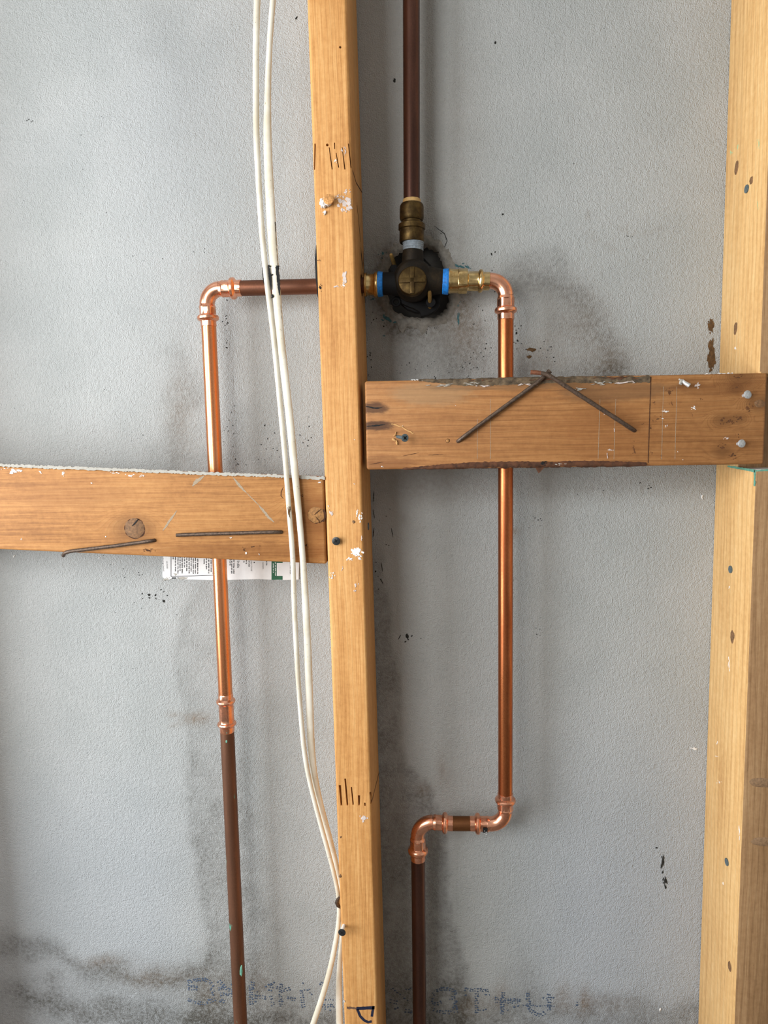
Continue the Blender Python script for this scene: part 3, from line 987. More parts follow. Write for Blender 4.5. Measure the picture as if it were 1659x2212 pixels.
# hand-drawn marker P lying on its side
PM = front(DS)
for pts, w in (([(770, 2178.5), (809, 2176.5)], 6.6), ([(807, 2173), (803, 2196)], 5.4), ([(772, 2180), (778, 2195), (788, 2205), (796, 2208), (803, 2206)], 5.4)):
    stroke('marker_letter', PM, pts, w, MAT['marker'], stud, .00012, False, .08)
stroke('marker_letter', PM, [(749, 2177), (770, 2178)], 4.6, plain('marker_faded', lin(104, 76, 58), .7, var=.4, sc=1500), stud, .0001, False, .35)
# a torn splinter standing off the stud's right foot of the upper bay
spn = mesh_obj('splinter', *merge(box_data(W(790, 808, .012) + Vector((-.002, 0, 0)), .005, .004, .034, Matrix.Rotation(-.16, 3, 'Y'))), MAT['splinter'], stud, smooth=False)

# ================================================================== RIGHT STUD (notched)
rx0 = W(1632, 1015, DS).x
RW_ = .0385
zf = W(1632, 1015.5, DS).z                    # notch floor
zcl = W(1642, 807, DS).z                      # notch ceiling
ND = .040
prof = [(0, 0), (-DS, 0), (-DS, zf), (-DS + ND, zf), (-DS + ND, zcl), (-DS, zcl), (-DS, 2.4), (0, 2.4)]
V = [Vector((X, y - .0004, z)) for X in (rx0, rx0 + RW_) for y, z in prof]
Fc = [tuple(range(8)), tuple(range(15, 7, -1))] + [(i, i + 8, (i + 1) % 8 + 8, (i + 1) % 8) for i in range(8)]
rstud = thing('wall_stud', 'pale yellow pine stud at the right edge, notched for the rail let into it', 'stud', (rx0 + .019, -DS / 2, 0), 'wall studs')
V, Fc = lumber_mesh(V, Fc, .0018, 2)
MAT['stud_right'] = wood('pine_pale', lin(192, 144, 88), lin(220, 176, 116), lin(234, 198, 142), 'Z', ring=.22, ringf=260, seed=8.7, grime=.15)
rb_ = mesh_obj('stud_body', V, Fc, MAT['stud_right'], rstud, smooth=True, autosmooth=35)
MAT['stud_edge'] = wood('pine_weathered_shaded', lin(132, 98, 64), lin(160, 124, 86), lin(180, 146, 106), 'Z', ring=.2, ringf=300, seed=4.4, grime=.3)  # front edge: weathered brown, with shade the lamps don't give painted into it
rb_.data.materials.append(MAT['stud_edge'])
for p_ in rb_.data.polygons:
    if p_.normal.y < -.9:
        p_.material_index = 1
SX = sidex(rx0, -1)
FR = front(DS)
for (x, y, rx, ry) in [(1582, 1375, .0052, .0076), (1576, 2087, .0045, .0060), (1591, 363, .0045, .0080), (1589, 709, .004, .0075), (1623, 390, .004, .004)]:
    o = mesh_obj('knot', *blob_data(SX, x, y, rx, ry, .1, .15, 16, .0004), MAT['knot'], rstud)
for (x, y, rx, ry) in [(1640, 1690, .0155, .0062), (1642, 1818, .0140, .0060)]:
    c = FR.fn(x, y) + Vector((.003, 0, 0))
    V1, F1 = blob_data(Plane(lambda a, b, c=c: c, (1, 0, 0), (0, 0, -1), (0, -1, 0)), 0, 0, rx * 1.18, ry * 1.25, .04, .12, 18, .0002)
    mesh_obj('knot_rim', V1, F1, MAT['slit'], rstud)
    V1, F1 = blob_data(Plane(lambda a, b, c=c: c, (1, 0, 0), (0, 0, -1), (0, -1, 0)), 0, 0, rx, ry, .04, .08, 18, .0007)
    mesh_obj('knot', V1, F1, plain('knot_grey', lin(142, 112, 82), .7, var=.3, sc=420, bump=.4), rstud)
for (x, y, rx, ry, cnt) in [(1588, 752, 4, 5, 3), (1550, 1604, 3, 5, 3), (1548, 1634, 3, 3, 3), (1554, 1690, 5, 5, 4), (1562, 1908, 3, 5, 3), (1575, 1438, 2, 20, 7), (1576, 1268, 3, 4, 2), (1597, 1800, 2, 20, 5)]:
    splat('paint_fleck', SX, x, y, rx, ry, MAT['paint'], rstud, cnt, size=.35)
for (x, y, rx, ry, cnt) in [(1578, 328, 5, 7, 5), (1594, 318, 4, 8, 4), (1639, 310, 3, 14, 6), (1637, 440, 3, 14, 4)]:
    splat('green_smear', SX, x, y, rx, ry, plain('green_wash', lin(164, 186, 140), .8, var=.12) if 'gw' not in MAT else MAT['gw'], rstud, cnt, size=.4, th=.0001)
    MAT['gw'] = bpy.data.materials['green_wash']
# teal end paint round the notch floor, white end grain
stroke('end_paint', SX, [(1572, 1007), (1600, 1012), (1631, 1017.5)], (4, 6), MAT['teal'], rstud, .0002, False, .3)
stroke('end_paint', FR, [(1633.5, 1017.5), (1660, 1015), (1700, 1014)], 3.5, MAT['teal'], rstud, .0002, False, .3)
stroke('end_paint', SX, [(1630.5, 1016), (1629.5, 1050)], 3.0, MAT['teal'], rstud, .0002, False, .4)
fl_ = mesh_obj('painted_notch_floor', *box_data((rx0 + RW_ / 2, -DS + ND / 2, zf + .0002), RW_ - .002, ND - .003, .0008), MAT['paint'], rstud, smooth=False)

# left stud, just out of the frame: carries the left end of the left rail
lx = xl - (rx0 - xl) - .115
V, Fc = lumber_mesh(*box_data((lx + .019, -DS / 2 - .0006, 1.2), .0385, DS - .0014, 2.4), .003, 2)
lst = mesh_obj('wall_stud', V, Fc, MAT['stud_mid'], None, (lx + .019, -DS / 2, 0), smooth=True, autosmooth=35)
tag(lst, 'amber stud at the far left end of the left rail', 'stud', 'wall studs')
# ================================================================== RAILS
RT = .038


def rail(name, label, px_tl, px_tr, px_bl, px_br, x_end0, x_end1, mat, d=DS, bev=.0025, cuts=None):
    """board on edge, broad face to the room; corners given as photo px on the face plane"""
    tl, tr, bl, br = (W(*p, d) for p in (px_tl, px_tr, px_bl, px_br))
    def at(a, b, X):
        t = (X - a.x) / (b.x - a.x)
        return a.z + (b.z - a.z) * t
    V = []
    for X in (x_end0, x_end1):
        for y, dz in ((-d, 0), (-d + RT, 0)):
            V += [Vector((X, y, at(bl, br, X))), Vector((X, y, at(tl, tr, X)))]
    Fc = [(0, 1, 3, 2), (4, 6, 7, 5), (0, 4, 5, 1), (2, 3, 7, 6), (0, 2, 6, 4), (1, 5, 7, 3)]
    loc = Vector(((x_end0 + x_end1) / 2, -d + RT / 2, min(v.z for v in V)))
    t = thing(name, label, 'rail', loc, 'horizontal rails')
    V, Fc = lumber_mesh(V, Fc, bev, 3, cuts)
    b = mesh_obj('board', V, Fc, mat, t, smooth=True, autosmooth=35)
    return t, loc


# ---- left rail
tl_, tr_, bl_, br_ = (0, 1007), (700, 1033), (0, 1187), (710, 1219)
z_l = W(0, 1187, DS).z
locL = None
lend = lx + .0395
lkn = []
tmp_loc = Vector(((lend + xl - .001) / 2, -DS + RT / 2, 0))
zmin = W(710, 1219, DS).z


def klocal(px, py, loc):
    p = W(px, py, DS)
    return p.x - loc.x, p.z - loc.z


kx = [(290, 1142, .012), (685, 1113, .014)]
# local z origin of the rail = lowest corner; found the same way rail() does
_tl, _tr, _bl, _br = (W(*p, DS) for p in (tl_, tr_, bl_, br_))
zlow = min(_bl.z + (_br.z - _bl.z) * ((X - _bl.x) / (_br.x - _bl.x)) for X in (lend, xl - .001))
tmp_loc.z = zlow
MAT['rail_left'] = wood('fir_orange', lin(142, 94, 50), lin(178, 124, 70), lin(198, 146, 88), 'X', ring=.11, ringf=330, seed=1.7, grime=.35,
                        knots=[(*klocal(x, y, tmp_loc), r) for x, y, r in kx], blotch=.6,
                        patches=[(*klocal(520, 1190, tmp_loc), .14, .010, .35, lin(120, 70, 30)), (*klocal(680, 1130, tmp_loc), .028, .05, .45, lin(150, 88, 38)), (*klocal(150, 1070, tmp_loc), .08, .02, .3, lin(140, 90, 48))])
lr, lloc = rail('timber_rail', 'orange-brown timber rail running left of the middle stud behind the white cables', tl_, tr_, bl_, br_, lend, xl - .001, MAT['rail_left'])
LF = front(DS)
for (x, y, r_, mt) in [(291, 1142, .0122, 'knot'), (683, 1113, .0096, 'knot_pale')]:
    mesh_obj('knot_rim', *blob_data(LF, x, y, r_ * 1.10, r_ * 1.06, 0, .05, 24, .0002), MAT['slit'], lr)
    mesh_obj('knot', *blob_data(LF, x, y - .6, r_, r_ * .97, 0, .04, 24, .0006), MAT[mt], lr)
stroke('knot_crack', LF, [(286, 1136), (294, 1128), (299, 1121)], 2.2, MAT['recess'], lr, .0011, True, .3)
stroke('knot_crack', LF, [(679, 1112), (688, 1104), (694, 1100)], 1.6, MAT['slit'], lr, .0011, True, .3)
stroke('knot_crack', LF, [(682, 1116), (689, 1124), (690, 1130)], 1.6, MAT['slit'], lr, .0011, True, .3)
stroke('knot_edge', LF, [(612, 1052), (607.5, 1062), (607, 1071), (612, 1077)], 1.8, MAT['slit'], lr, .0002, True)
# whitish dust and paint along the upper arris
P0 = [(-30, 1004), (120, 1009.5), (300, 1016.5), (460, 1023), (600, 1028), (702, 1033)]
stroke('dusty_edge', Plane(lambda x, y: W(x, y, DS - .0004), (1, 0, 0), (0, 0, -1), (0, -1, 0)), P0, 6.2, MAT['dust'], lr, .0010, False, .45)
for (x, y, rx, ry, cnt) in [(32, 1019, 16, 8, 10), (88, 1021, 5, 5, 5), (136, 1023, 5, 7, 6), (280, 1027, 12, 4, 8), (305, 1028, 8, 4, 6), (245, 1022, 14, 3, 5), (690, 1042, 8, 3, 4), (10, 1012, 8, 3, 4), (197, 1043, 4, 4, 2)]:
    splat('paint_fleck', LF, x, y, rx, ry, MAT['paint'], lr, cnt, size=.3)
for (x, y, rx, ry, cnt) in [(46, 1165, 1.5, 3, 1), (229, 1159, 2, 2, 1), (532, 1195, 2, 3, 1), (560, 1197, 1.5, 3, 1), (500, 1161, 4, 2, 3)]:
    splat('paint_fleck', LF, x, y, rx, ry, MAT['paint'], lr, cnt, size=.6)
for pts, w in (([(352, 1146), (366, 1126), (382, 1103)], 4.5), ([(416, 1050), (424, 1040), (441, 1028)], 8), ([(504, 1032), (520, 1052), (532, 1064)], 5), ([(532, 1064), (560, 1092)], 2), ([(560, 1092), (578, 1115), (592, 1128)], 5.5)):
    stroke('gouge_mark', LF, pts, w, MAT['gouge'], lr, .00015, True, .35)
for (x, y, rx, ry, cnt) in [(653, 1072, 8, 6, 5), (662, 1179, 6, 6, 5), (320, 1189, 16, 6, 10), (527, 1185, 3, 10, 6), (548, 1180, 14, 3, 5)]:
    splat('dark_scar', LF, x, y, rx, ry, MAT['slit'], lr, cnt, size=.22, th=.0002)

# ---- right rail
rl_ = xr + .0052
rend0 = W(1655, 900, DS).x
rtl, rtr, rbl, rbr = (800, 823), (1640, 805.5), (800, 1014.5), (1640, 1003)
_bl, _br = W(*rbl, DS), W(*rbr, DS)
zlow = min(_bl.z + (_br.z - _bl.z) * ((X - _bl.x) / (_br.x - _bl.x)) for X in (rl_, rend0))
rloc0 = Vector(((rl_ + rend0) / 2, -DS + RT / 2, zlow))
kk = [(1641, 872, .006), (1595, 905, .004), (1560, 975, .005), (1590, 840, .004), (1600, 812, .007), (1562, 908, .005)]
BR = lin(108, 62, 28)
MAT['rail_right'] = wood('fir_brown', lin(134, 88, 48), lin(162, 111, 64), lin(180, 130, 80), 'X', ring=.24, ringf=330, seed=5.3, grime=.3, blotch=.5,
                         knots=[(*klocal(x, y, rloc0), r) for x, y, r in kk],
                         patches=[(*klocal(810, 882, rloc0), .018, .007, .8, lin(62, 34, 16)), (*klocal(815, 920, rloc0), .020, .006, .85, lin(56, 30, 14)), (*klocal(830, 1000, rloc0), .04, .008, .5, BR),
                                  (*klocal(930, 850, rloc0), .05, .014, .5, lin(150, 122, 88)), (*klocal(1330, 845, rloc0), .07, .012, .5, lin(112, 84, 58)), (*klocal(1100, 832, rloc0), .10, .006, .5, lin(120, 90, 60)),
                                  (*klocal(1310, 930, rloc0), .05, .03, .3, lin(140, 88, 46)), (*klocal(1540, 840, rloc0), .05, .008, .35, BR)])
rr_, rloc = rail('timber_rail', 'brown timber rail with bark edges let into the right stud', rtl, rtr, rbl, rbr, rl_, rend0, MAT['rail_right'])
# seam where the wane stops: darker weathered part ends at a cross cut
stroke('cross_cut', FS, [(1406, 814), (1403, 905), (1400, 1000)], 1.8, MAT['slit'], rr_, .0002, False, .3)
for x0 in (1031, 1059, 1296, 1330, 1433, 1462):
    xb_ = x0 - 4 if x0 > 1200 else x0
    y0_ = 905 if x0 == 1031 else (835 if x0 in (1433, 1462) else 862)
    stroke('scored_line', FS, [(x0, y0_), (xb_, 992)], .9, MAT['gouge'], rr_, .0001, False, .5)


def bark_strip(name, px, top, mat, seed):
    """wane: a lumpy bark strip wrapped over an arris; px list of (x, y_edge, y_in)"""
    rnd = random.Random(seed)
    V, Fc = [], []
    P = []
    for (a, b) in zip(px[:-1], px[1:]):
        n_ = max(2, int((b[0] - a[0]) / 4))
        for i in range(n_):
            t = i / n_
            P.append([a[q] + (b[q] - a[q]) * t for q in range(3)])
    P.append(list(px[-1]))
    cols = 6
    for i, (x, ye, yi) in enumerate(P):
        for c in range(cols):
            t = c / (cols - 1)
            y = yi + (ye - yi) * min(1, t * 1.25)
            jit = mnoise.noise(Vector((x * .06, y * .25, seed))) * 2.0 + rnd.uniform(-.5, .5)
            p = W(x, y + (jit if 0 < c < cols - 1 else rnd.uniform(-1.2, 1.2) if c == 0 else 0), DS)
            bul = .0003 + .0014 * math.sin(math.pi * min(t, .8)) * (.6 + .8 * mnoise.noise(Vector((x * .09, c * .9, seed + 4))))
            yy = -DS - bul if t < .8 else -DS + (.0035 if t < .95 else .012)
            if c == 0:
                yy = -DS + .0003
            p.y = yy
            V.append(p)
    n_ = len(P)
    for i in range(n_ - 1):
        for c in range(cols - 1):
            b = i * cols + c
            Fc.append((b, b + cols, b + cols + 1, b + 1))
    return mesh_obj(name, V, Fc, mat, rr_, smooth=True)


bark_strip('bark_edge', [(870, 1014.5, 1011), (960, 1014, 1002), (1030, 1012.5, 997), (1120, 1011.5, 995), (1180, 1010.5, 997), (1250, 1010, 994), (1330, 1009, 995), (1396, 1007.5, 998)], False, MAT['bark'], 3)
bark_strip('bark_edge', [(905, 819, 823), (985, 817, 834), (1060, 815.5, 834), (1140, 813.5, 831), (1220, 812.5, 828), (1300, 811.5, 829), (1404, 809.5, 828)], True, MAT['bark_grey'], 8)
for (x, y, rx, ry, cnt, mt) in [(1010, 829, 34, 3, 8, 'dust'), (1050, 834, 24, 2, 6, 'paint_thin'), (1140, 831, 30, 2, 5, 'paint_thin'), (1296, 828, 26, 4, 10, 'dust'), (1350, 826, 28, 3, 10, 'paint_thin'), (1255, 840, 14, 5, 6, 'dust'),
                                (1040, 822, 30, 3, 6, 'bark'), (1180, 820, 60, 3, 10, 'bark'), (1330, 817, 50, 3, 10, 'bark'), (1210, 1003, 14, 4, 6, 'dust'), (1175, 1001, 14, 6, 8, 'recess'), (960, 832, 40, 2, 6, 'dust')]:
    splat('flaked_bark', front(DS + .0008), x, y, rx, ry, MAT[mt], rr_, cnt, size=.28, th=.0004)
# torn chip hanging under the bark
p = W(1168, 1016, DS)
mesh_obj('bark_chip', [p + Vector(q) for q in ((-.005, .001, .003), (.004, .001, .003), (-.002, -.001, -.003), (-.005, .004, .003), (.004, .004, .003), (-.002, .002, -.003))],
         [(0, 1, 2), (3, 5, 4), (0, 3, 4, 1), (1, 4, 5, 2), (2, 5, 3, 0)], MAT['bark'], rr_, smooth=False)
# crumbs of plaster on the top edge by the stud, flecks on the face
for (x, y, rx, ry, cnt) in [(1555, 807.5, 12, 2, 9), (1530, 808.5, 12, 1.5, 7), (1575, 807, 8, 1.6, 5)]:
    splat('plaster_crumb', front(DS - .004), x, y, rx, ry, MAT['paint'], rr_, cnt, size=.25, th=.002)
for (x, y, rx, ry, cnt, mt) in [(1498, 882, 6, 5, 9, 'paint'), (1437, 889, 9, 3, 6, 'paint'), (1438, 920, 4, 3, 4, 'paint'), (1432, 904, 4, 2, 3, 'paint'), (1508, 832, 8, 7, 6, 'paint_thin'), (1252, 843, 5, 4, 4, 'dust'),
                                (1305, 895, 1.5, 1.5, 1, 'paint'), (984, 876, 1.5, 2, 1, 'paint'), (1327, 931, 1.5, 6, 3, 'paint_thin'), (1318, 972, 8, 2, 4, 'paint_thin'), (1312, 985, 2, 8, 4, 'paint_thin'), (1464, 976, 1.5, 1.5, 1, 'paint'),
                                (1475, 993, 1.5, 1.5, 1, 'paint'), (825, 1008, 3, 2, 3, 'paint'), (896, 821, 8, 1.5, 4, 'paint'), (910, 822, 14, 1.2, 4, 'paint_thin'), (1572, 946, 10, 4, 4, 'paint_thin'), (870, 920, 2, 1, 1, 'paint_thin')]:
    splat('paint_fleck', FS, x, y, rx, ry, MAT[mt], rr_, cnt, size=.35)
# dark pressed-in scars right of the cross cut
scar = plain('dark_wood_scar', lin(96, 58, 26), .7, var=.3)
for (x, y, rx, ry, cnt) in [(1447, 848, 10, 10, 9), (1451, 872, 6, 7, 5), (1420, 905, 12, 8, 7), (1412, 870, 8, 4, 4), (1406, 925, 3, 8, 4), (1514, 862, 4, 7, 4), (1408, 978, 6, 4, 4), (1560, 908, 8, 12, 8), (1577, 908, 11, 11, 9),
                          (1595, 905, 14, 10, 9), (1617, 882, 14, 10, 10), (1590, 838, 10, 8, 7), (1595, 815, 12, 7, 7), (1595, 938, 7, 9, 5), (1560, 968, 11, 12, 9), (1582, 982, 14, 10, 7), (1495, 895, 3, 4, 3), (1428, 985, 2, 10, 3), (1387, 916, 5, 4, 4),
                          (1370, 975, 3, 22, 7), (1504, 836, 5, 7, 4)]:
    splat('wood_scar', FS, x, y, rx, ry, scar, rr_, cnt, size=.22, th=.00012, rough=.6)
mesh_obj('knot', *blob_data(FS, 1641, 872, .0056, .0044, 0, .06, 20, .0003), MAT['knot'], rr_)
o = mesh_obj('knot', *blob_data(FS, 967, 952, .0026, .0026, 0, .1, 14, .0002), MAT['slit'], rr_)
o = mesh_obj('knot', *blob_data(FS, 967, 952, .0020, .0020, 0, .1, 14, .0004), MAT['knot_pale'], rr_)
for pts in ([(790, 878), (812, 882), (826, 880)], [(792, 921), (815, 919), (832, 917)], [(800, 1003), (828, 998)], [(870, 985), (905, 978)], [(925, 983), (958, 982)]):
    stroke('wood_split', FS, pts, 3.0 if pts[0][1] < 930 else 1.3, MAT['recess'] if pts[0][1] < 930 else MAT['slit'], rr_, .0002, True, .4)


# ================================================================== NAILS AND SCREWS
def bent_nail(label, pts, r, head=None, rust_tip=0, depth0=None, group='bent nails in the rails'):
    """pts: (px, py, depth)"""
    P = [W(*p) for p in pts]
    Q = []
    for a, b in zip(P[:-1], P[1:]):
        n_ = max(2, int((b - a).length / .004))
        Q += [a.lerp(b, i / n_) for i in range(n_)]
    Q.append(P[-1])
    for _ in range(2):                       # soften the bends
        Q = [Q[0]] + [(Q[i - 1] + Q[i] * 2 + Q[i + 1]) / 4 for i in range(1, len(Q) - 1)] + [Q[-1]]
    t = thing('bent_nail', label, 'nail', P[0], group)
    R_ = [r * (1 + .05 * math.sin(i * 1.7)) for i in range(len(Q))]
    if rust_tip:
        n_ = int(len(Q) * rust_tip)
        tube('shank', Q[:len(Q) - n_ + 1], R_[:len(Q) - n_ + 1], MAT['nail'], t, seg=12)
        o = tube('rusty_tip', Q[-n_:], R_[-n_:], MAT['nail_rust'], t, seg=12)
        o['label'] = 'orange-rusted nail tip'
    else:
        tube('shank', Q, R_, MAT['nail'], t, seg=12)
    if head:
        d = (Q[-1] - Q[-2]).normalized()
        tube('nail_head', [Q[-1] - d * .0006, Q[-1] + d * .0012], [r * head] * 2, MAT['nail'], t, seg=14)
    return t


NR = .00205
bent_nail('rusty nail bent flat below the round knot, its end hooked under the left rail', [(338, 1166, DS - .008), (336, 1167, DS + .0026), (250, 1179, DS + .0042), (150, 1191, DS + .0042), (139, 1194, DS + .0044), (137, 1200, DS - .002)], NR)
bent_nail('straight rusty nail lying flat along the lower left rail beside the cables', [(612, 1150, DS - .008), (611, 1149, DS + .0024), (580, 1149.5, DS + .0034), (400, 1155, DS + .0034), (381, 1156, DS + .0036)], NR)
bent_nail('rusty nail bent up to the right, crossing behind its partner over the right rail', [(986, 956, DS - .008), (988, 954, DS + .0026), (1010, 937, DS + .0036), (1160, 827, DS + .0036), (1186, 803, DS + .0030)], NR, head=1.25)
bent_nail('rusty nail bent up to the left, crossing over its partner above the right rail', [(1372, 931, DS - .008), (1370, 930, DS + .0036), (1340, 910, DS + .0066), (1200, 820, DS + .0085), (1180, 806, DS + .0080), (1146, 804, DS + .006)], NR * 1.05, rust_tip=.12)


def stub_nail(name, label, px, py, pl_d, r, mat, length, dirv, group, head_r, cat='nail'):
    c = W(px, py, pl_d)
    d = Vector(dirv).normalized()
    t = thing(name, label, cat, c - d * length, group)
    tube('shank', [c - d * (length + .006), c - d * .0002], [r, r], MAT[mat], t, seg=12, ref=Vector((0, 0, 1)))
    tube('nail_head', [c - d * .0014, c - d * .0004, c], [head_r * .95, head_r, head_r * .9], MAT[mat], t, seg=18, ref=Vector((0, 0, 1)))
    return t


stub_nail('nail', 'shiny nail head standing proud near the right end of the right rail, upper of two', 1616, 852, DS + .006, .0017, 'zinc', .006, (.25, -1, .12), 'proud nail heads on the right rail', .0041)
stub_nail('nail', 'shiny nail head standing proud near the right end of the right rail, lower of two', 1603, 958, DS + .006, .0017, 'zinc', .006, (.22, -1, .05), 'proud nail heads on the right rail', .0040)
# bent-over stub with plaster on its head
c = W(1472, 824, DS)
t = thing('bent_nail', 'short silvery plaster-caked nail bent over at the top of the right rail', 'nail', c, 'bent nails in the rails')
tube('shank', [W(1473, 824, DS - .006), W(1474, 823, DS + .003), W(1481, 828, DS + .0055), W(1489, 833, DS + .006)], [.0017, .0018, .0019, .0022], MAT['zinc'], t, seg=12)
splat('plaster_lump', front(DS + .003), 1471, 824, 5, 7, MAT['dust'], t, 6, size=.5, th=.002)
# flush nails on the right stud's side
for (x, y, lab) in [(1614, 408, 'blue-grey nail sunk in the upper right stud below the knot'), (1579, 1230, 'blue-grey nail sunk in the right stud below the notch'), (1571, 1862, 'blue-grey nail sunk in the right stud near its foot')]:
    c = WX(x, y, rx0)
    t = thing('sunken_nail', lab, 'nail', c, 'nails sunk in the right stud')
    tube('nail_head', [c + Vector((.004, 0, 0)), c + Vector((-.0012, 0, 0))], [.0042, .0040], MAT['bluegrey'], t, seg=16, ref=Vector((0, 0, 1)))
# nail on the middle stud's right face
c = W(794, 1137, .045)
c.x = XR(c.z)
t = thing('sunken_nail', 'dark nail sunk in the shaded right face of the middle stud', 'nail', c)
tube('nail_head', [c - Vector((.004, 0, 0)), c + Vector((.0010, 0, 0))], [.0044, .0042], MAT['bluegrey'], t, seg=16, ref=Vector((0, 0, 1)))


def screw(label, px, py, d, head_r, dirv, length, mat_head, mat_shank, rot=.4, recess=True):
    """countersunk cross-head screw; head centre at depth d, axis pointing to dirv"""
    c = W(px, py, d)
    a = Vector(dirv).normalized()
    base = c - a * length
    t = thing('screw', label, 'screw', base, 'cross-head screws')
    tube('shank', [base - a * .006, c - a * head_r * .55], [head_r * .42] * 2, MAT[mat_shank], t, seg=12, ref=Vector((0, 0, 1)))
    h = tube('screw_head', [c - a * head_r * .6, c - a * .0007, c - a * .0002, c], [head_r * .45, head_r, head_r, head_r * .88], MAT[mat_head], t, seg=22, ref=Vector((0, 0, 1)))
    if recess:
        u = Vector((0, 0, 1)) - a * a.z
        u.normalize()
        v = a.cross(u)
        u2, v2 = u * math.cos(rot) + v * math.sin(rot), v * math.cos(rot) - u * math.sin(rot)
        V, Fc = [], []
        for p_, q_ in ((u2, v2), (v2, u2)):
            b = len(V)
            for s, w in ((-.62, .10), (-.18, .2), (.18, .2), (.62, .10)):
                V += [c + p_ * head_r * s + q_ * head_r * w + a * .0001, c + p_ * head_r * s - q_ * head_r * w + a * .0001]
            Fc += [(b + 2 * i, b + 2 * i + 2, b + 2 * i + 3, b + 2 * i + 1) for i in range(3)]
        mesh_obj('cross_recess', V, Fc, MAT['recess'], h, smooth=False)
    return t


screw('black cross-head screw in the middle stud at the height of the left rail', 726, 1169, DS + .004, .0044, (-.05, -1, -.02), .004, 'blackscrew', 'blackscrew', .5)
s_ = screw('black cross-head screw with a white-crusted shank low on the left edge of the middle stud', 738.5, 2015, DS + .011, .0042, (-.06, -1, -.03), .011, 'blackscrew', 'paint', .75)
s_ = screw('grey cross-head screw sticking out of splintered wood at the left end of the right rail', 875, 946, DS + .015, .0040, (.55, -1, -.10), .018, 'bluegrey', 'bluegrey', .8)
for (x, y, rx, ry, rot) in [(853, 940, 5, 2, -.8), (851, 950, 6, 2.2, .5), (857, 956, 2, 5, -.2), (855, 935, 1.6, 5, .3)]:
    splat('wood_splinter', FS, x, y, rx, ry, MAT['splinter'], rr_, 2, rot, .7, .0015, rough=.3)
stroke('saw_dust', FS, [(846, 915), (868, 923), (893, 937)], 2.6, MAT['splinter'], rr_, .0005, False, .8)
s_ = screw('copper-coloured screw head in a lump of white plaster on the upper middle stud', 709.5, 430, DS + .008, .0052, (.02, -1, .12), .008, 'screw_tan', 'screw_tan', .3, recess=False)
splat('plaster_lump', front(DS + .001), 704, 437, 13, 10, MAT['paint'], s_, 14, -.6, .6, .0034, rough=.25)
splat('plaster_lump', front(DS + .0005), 702, 459, 4, 5, MAT['paint'], s_, 4, .3, .6, .0016, rough=.3)
splat('plaster_lump', front(DS), 695, 447, 4, 5, MAT['paint'], s_, 3, .3, .6, .0016, rough=.3)


# ================================================================== COPPER AND BRASS
def px_r(px_dia, x, y, d=PD):
    return px_dia / 2 * S(x, y, d)


def arc_pts(p_in, corner, p_out, n=14):
    """rounded corner from p_in to p_out (tangent points)"""
    out = []
    for i in range(n + 1):
        t = i / n
        # circular-ish blend
        a = t * math.pi / 2
        out.append(corner + (p_in - corner) * (1 - math.sin(a)) + (p_out - corner) * (1 - math.cos(a)))
    return out


def press_end(name, p_open, p_bend, dia, parent, mat, k=None, hexa=True):
    """press socket: collar, bead, hex-crimped sleeve, shoulder; p_open = mouth"""
    r = dia / 2
    L = (p_bend - p_open).length
    prof = [(0, .985, .0), (.005, 1.03, 0), (.02, 1.07, .55), (.24, 1.07, .55), (.25, 1.08, .0), (.27, 1.18, 0), (.30, 1.33, 0), (.345, 1.43, 0), (.40, 1.45, 0), (.455, 1.43, 0), (.50, 1.33, 0), (.53, 1.18, 0), (.545, 1.10, .3),
            (.56, 1.10, .9), (.84, 1.09, .9), (.88, 1.12, .2), (.94, 1.06, 0), (1.0, 1.0, 0)]
    P, R_, Hx = stations(p_open, p_bend, [(t, r * q, h) for t, q, h in prof])
    return tube(name, P, R_, mat, parent, seg=48, hexm=Hx, autosmooth=28)


def elbow(parent, a_open, a_tan, corner, b_tan, b_open, dia, mat, a_sock=True, b_sock=True):
    """90 degree press elbow. a_open -> a_tan straight, arc, b_tan -> b_open"""
    r = dia / 2
    pts = arc_pts(a_tan, corner, b_tan)
    e = tube('elbow', pts, [r * 1.0] * len(pts), mat, parent, seg=36)
    if a_sock:
        press_end('press_socket', a_open, a_tan, dia, e, mat)
    if b_sock:
        press_end('press_socket', b_open, b_tan, dia, e, mat)
    return e


R16 = .0080


def pipe(name, pts, mat, parent, r=R16, seg=36):
    return tube(name, [W(*p) if not isinstance(p, Vector) else p for p in pts], r, mat, parent, seg=seg)


# ---- left supply run
run1 = thing('supply_pipe', 'left copper supply pipe run from the stud round an elbow and down to the floor', 'pipe', W(518, 2212, PD) * 1.0, 'copper supply pipes')
run1.location.z = 0
LOC[run1.name] = Vector(run1.location)
cor = W(449.5, 621.5, PD)
def onh(x, y): return W(x, y, PD)
vert0 = W(451, 707, PD)
bot1 = W(521, 2240, PD)
def v1(py):
    t = (py - 707) / (2240 - 707)
    return W(451 + (521 - 451) * t, py, PD)
pH = W(523, 622.3, PD)
pHe = W(795, 616.0, PD)
corner = Vector((vert0.x - .0006, -PD, pH.z))
dz = .0165
e1 = elbow(run1, pH + Vector((-.0005, 0, 0)), corner + Vector((.0155, 0, 0)), corner, corner + Vector((0, 0, -.0165)), v1(706), .0166, MAT['cu_fit'])
e1['label'] = 'shiny copper press elbow at the top of the left run'
# tarnished stub through the stud
o = tube('tarnished_pipe', [pH + Vector((-.012, 0, 0)), pHe], .0083, MAT['cu_oldx'], run1, seg=36)
o['label'] = 'tarnished brown copper stub running into the stud'
o = tube('bright_pipe', [v1(690), v1(900), v1(1200), v1(1510)], .0082, MAT['cu'], run1, seg=40)
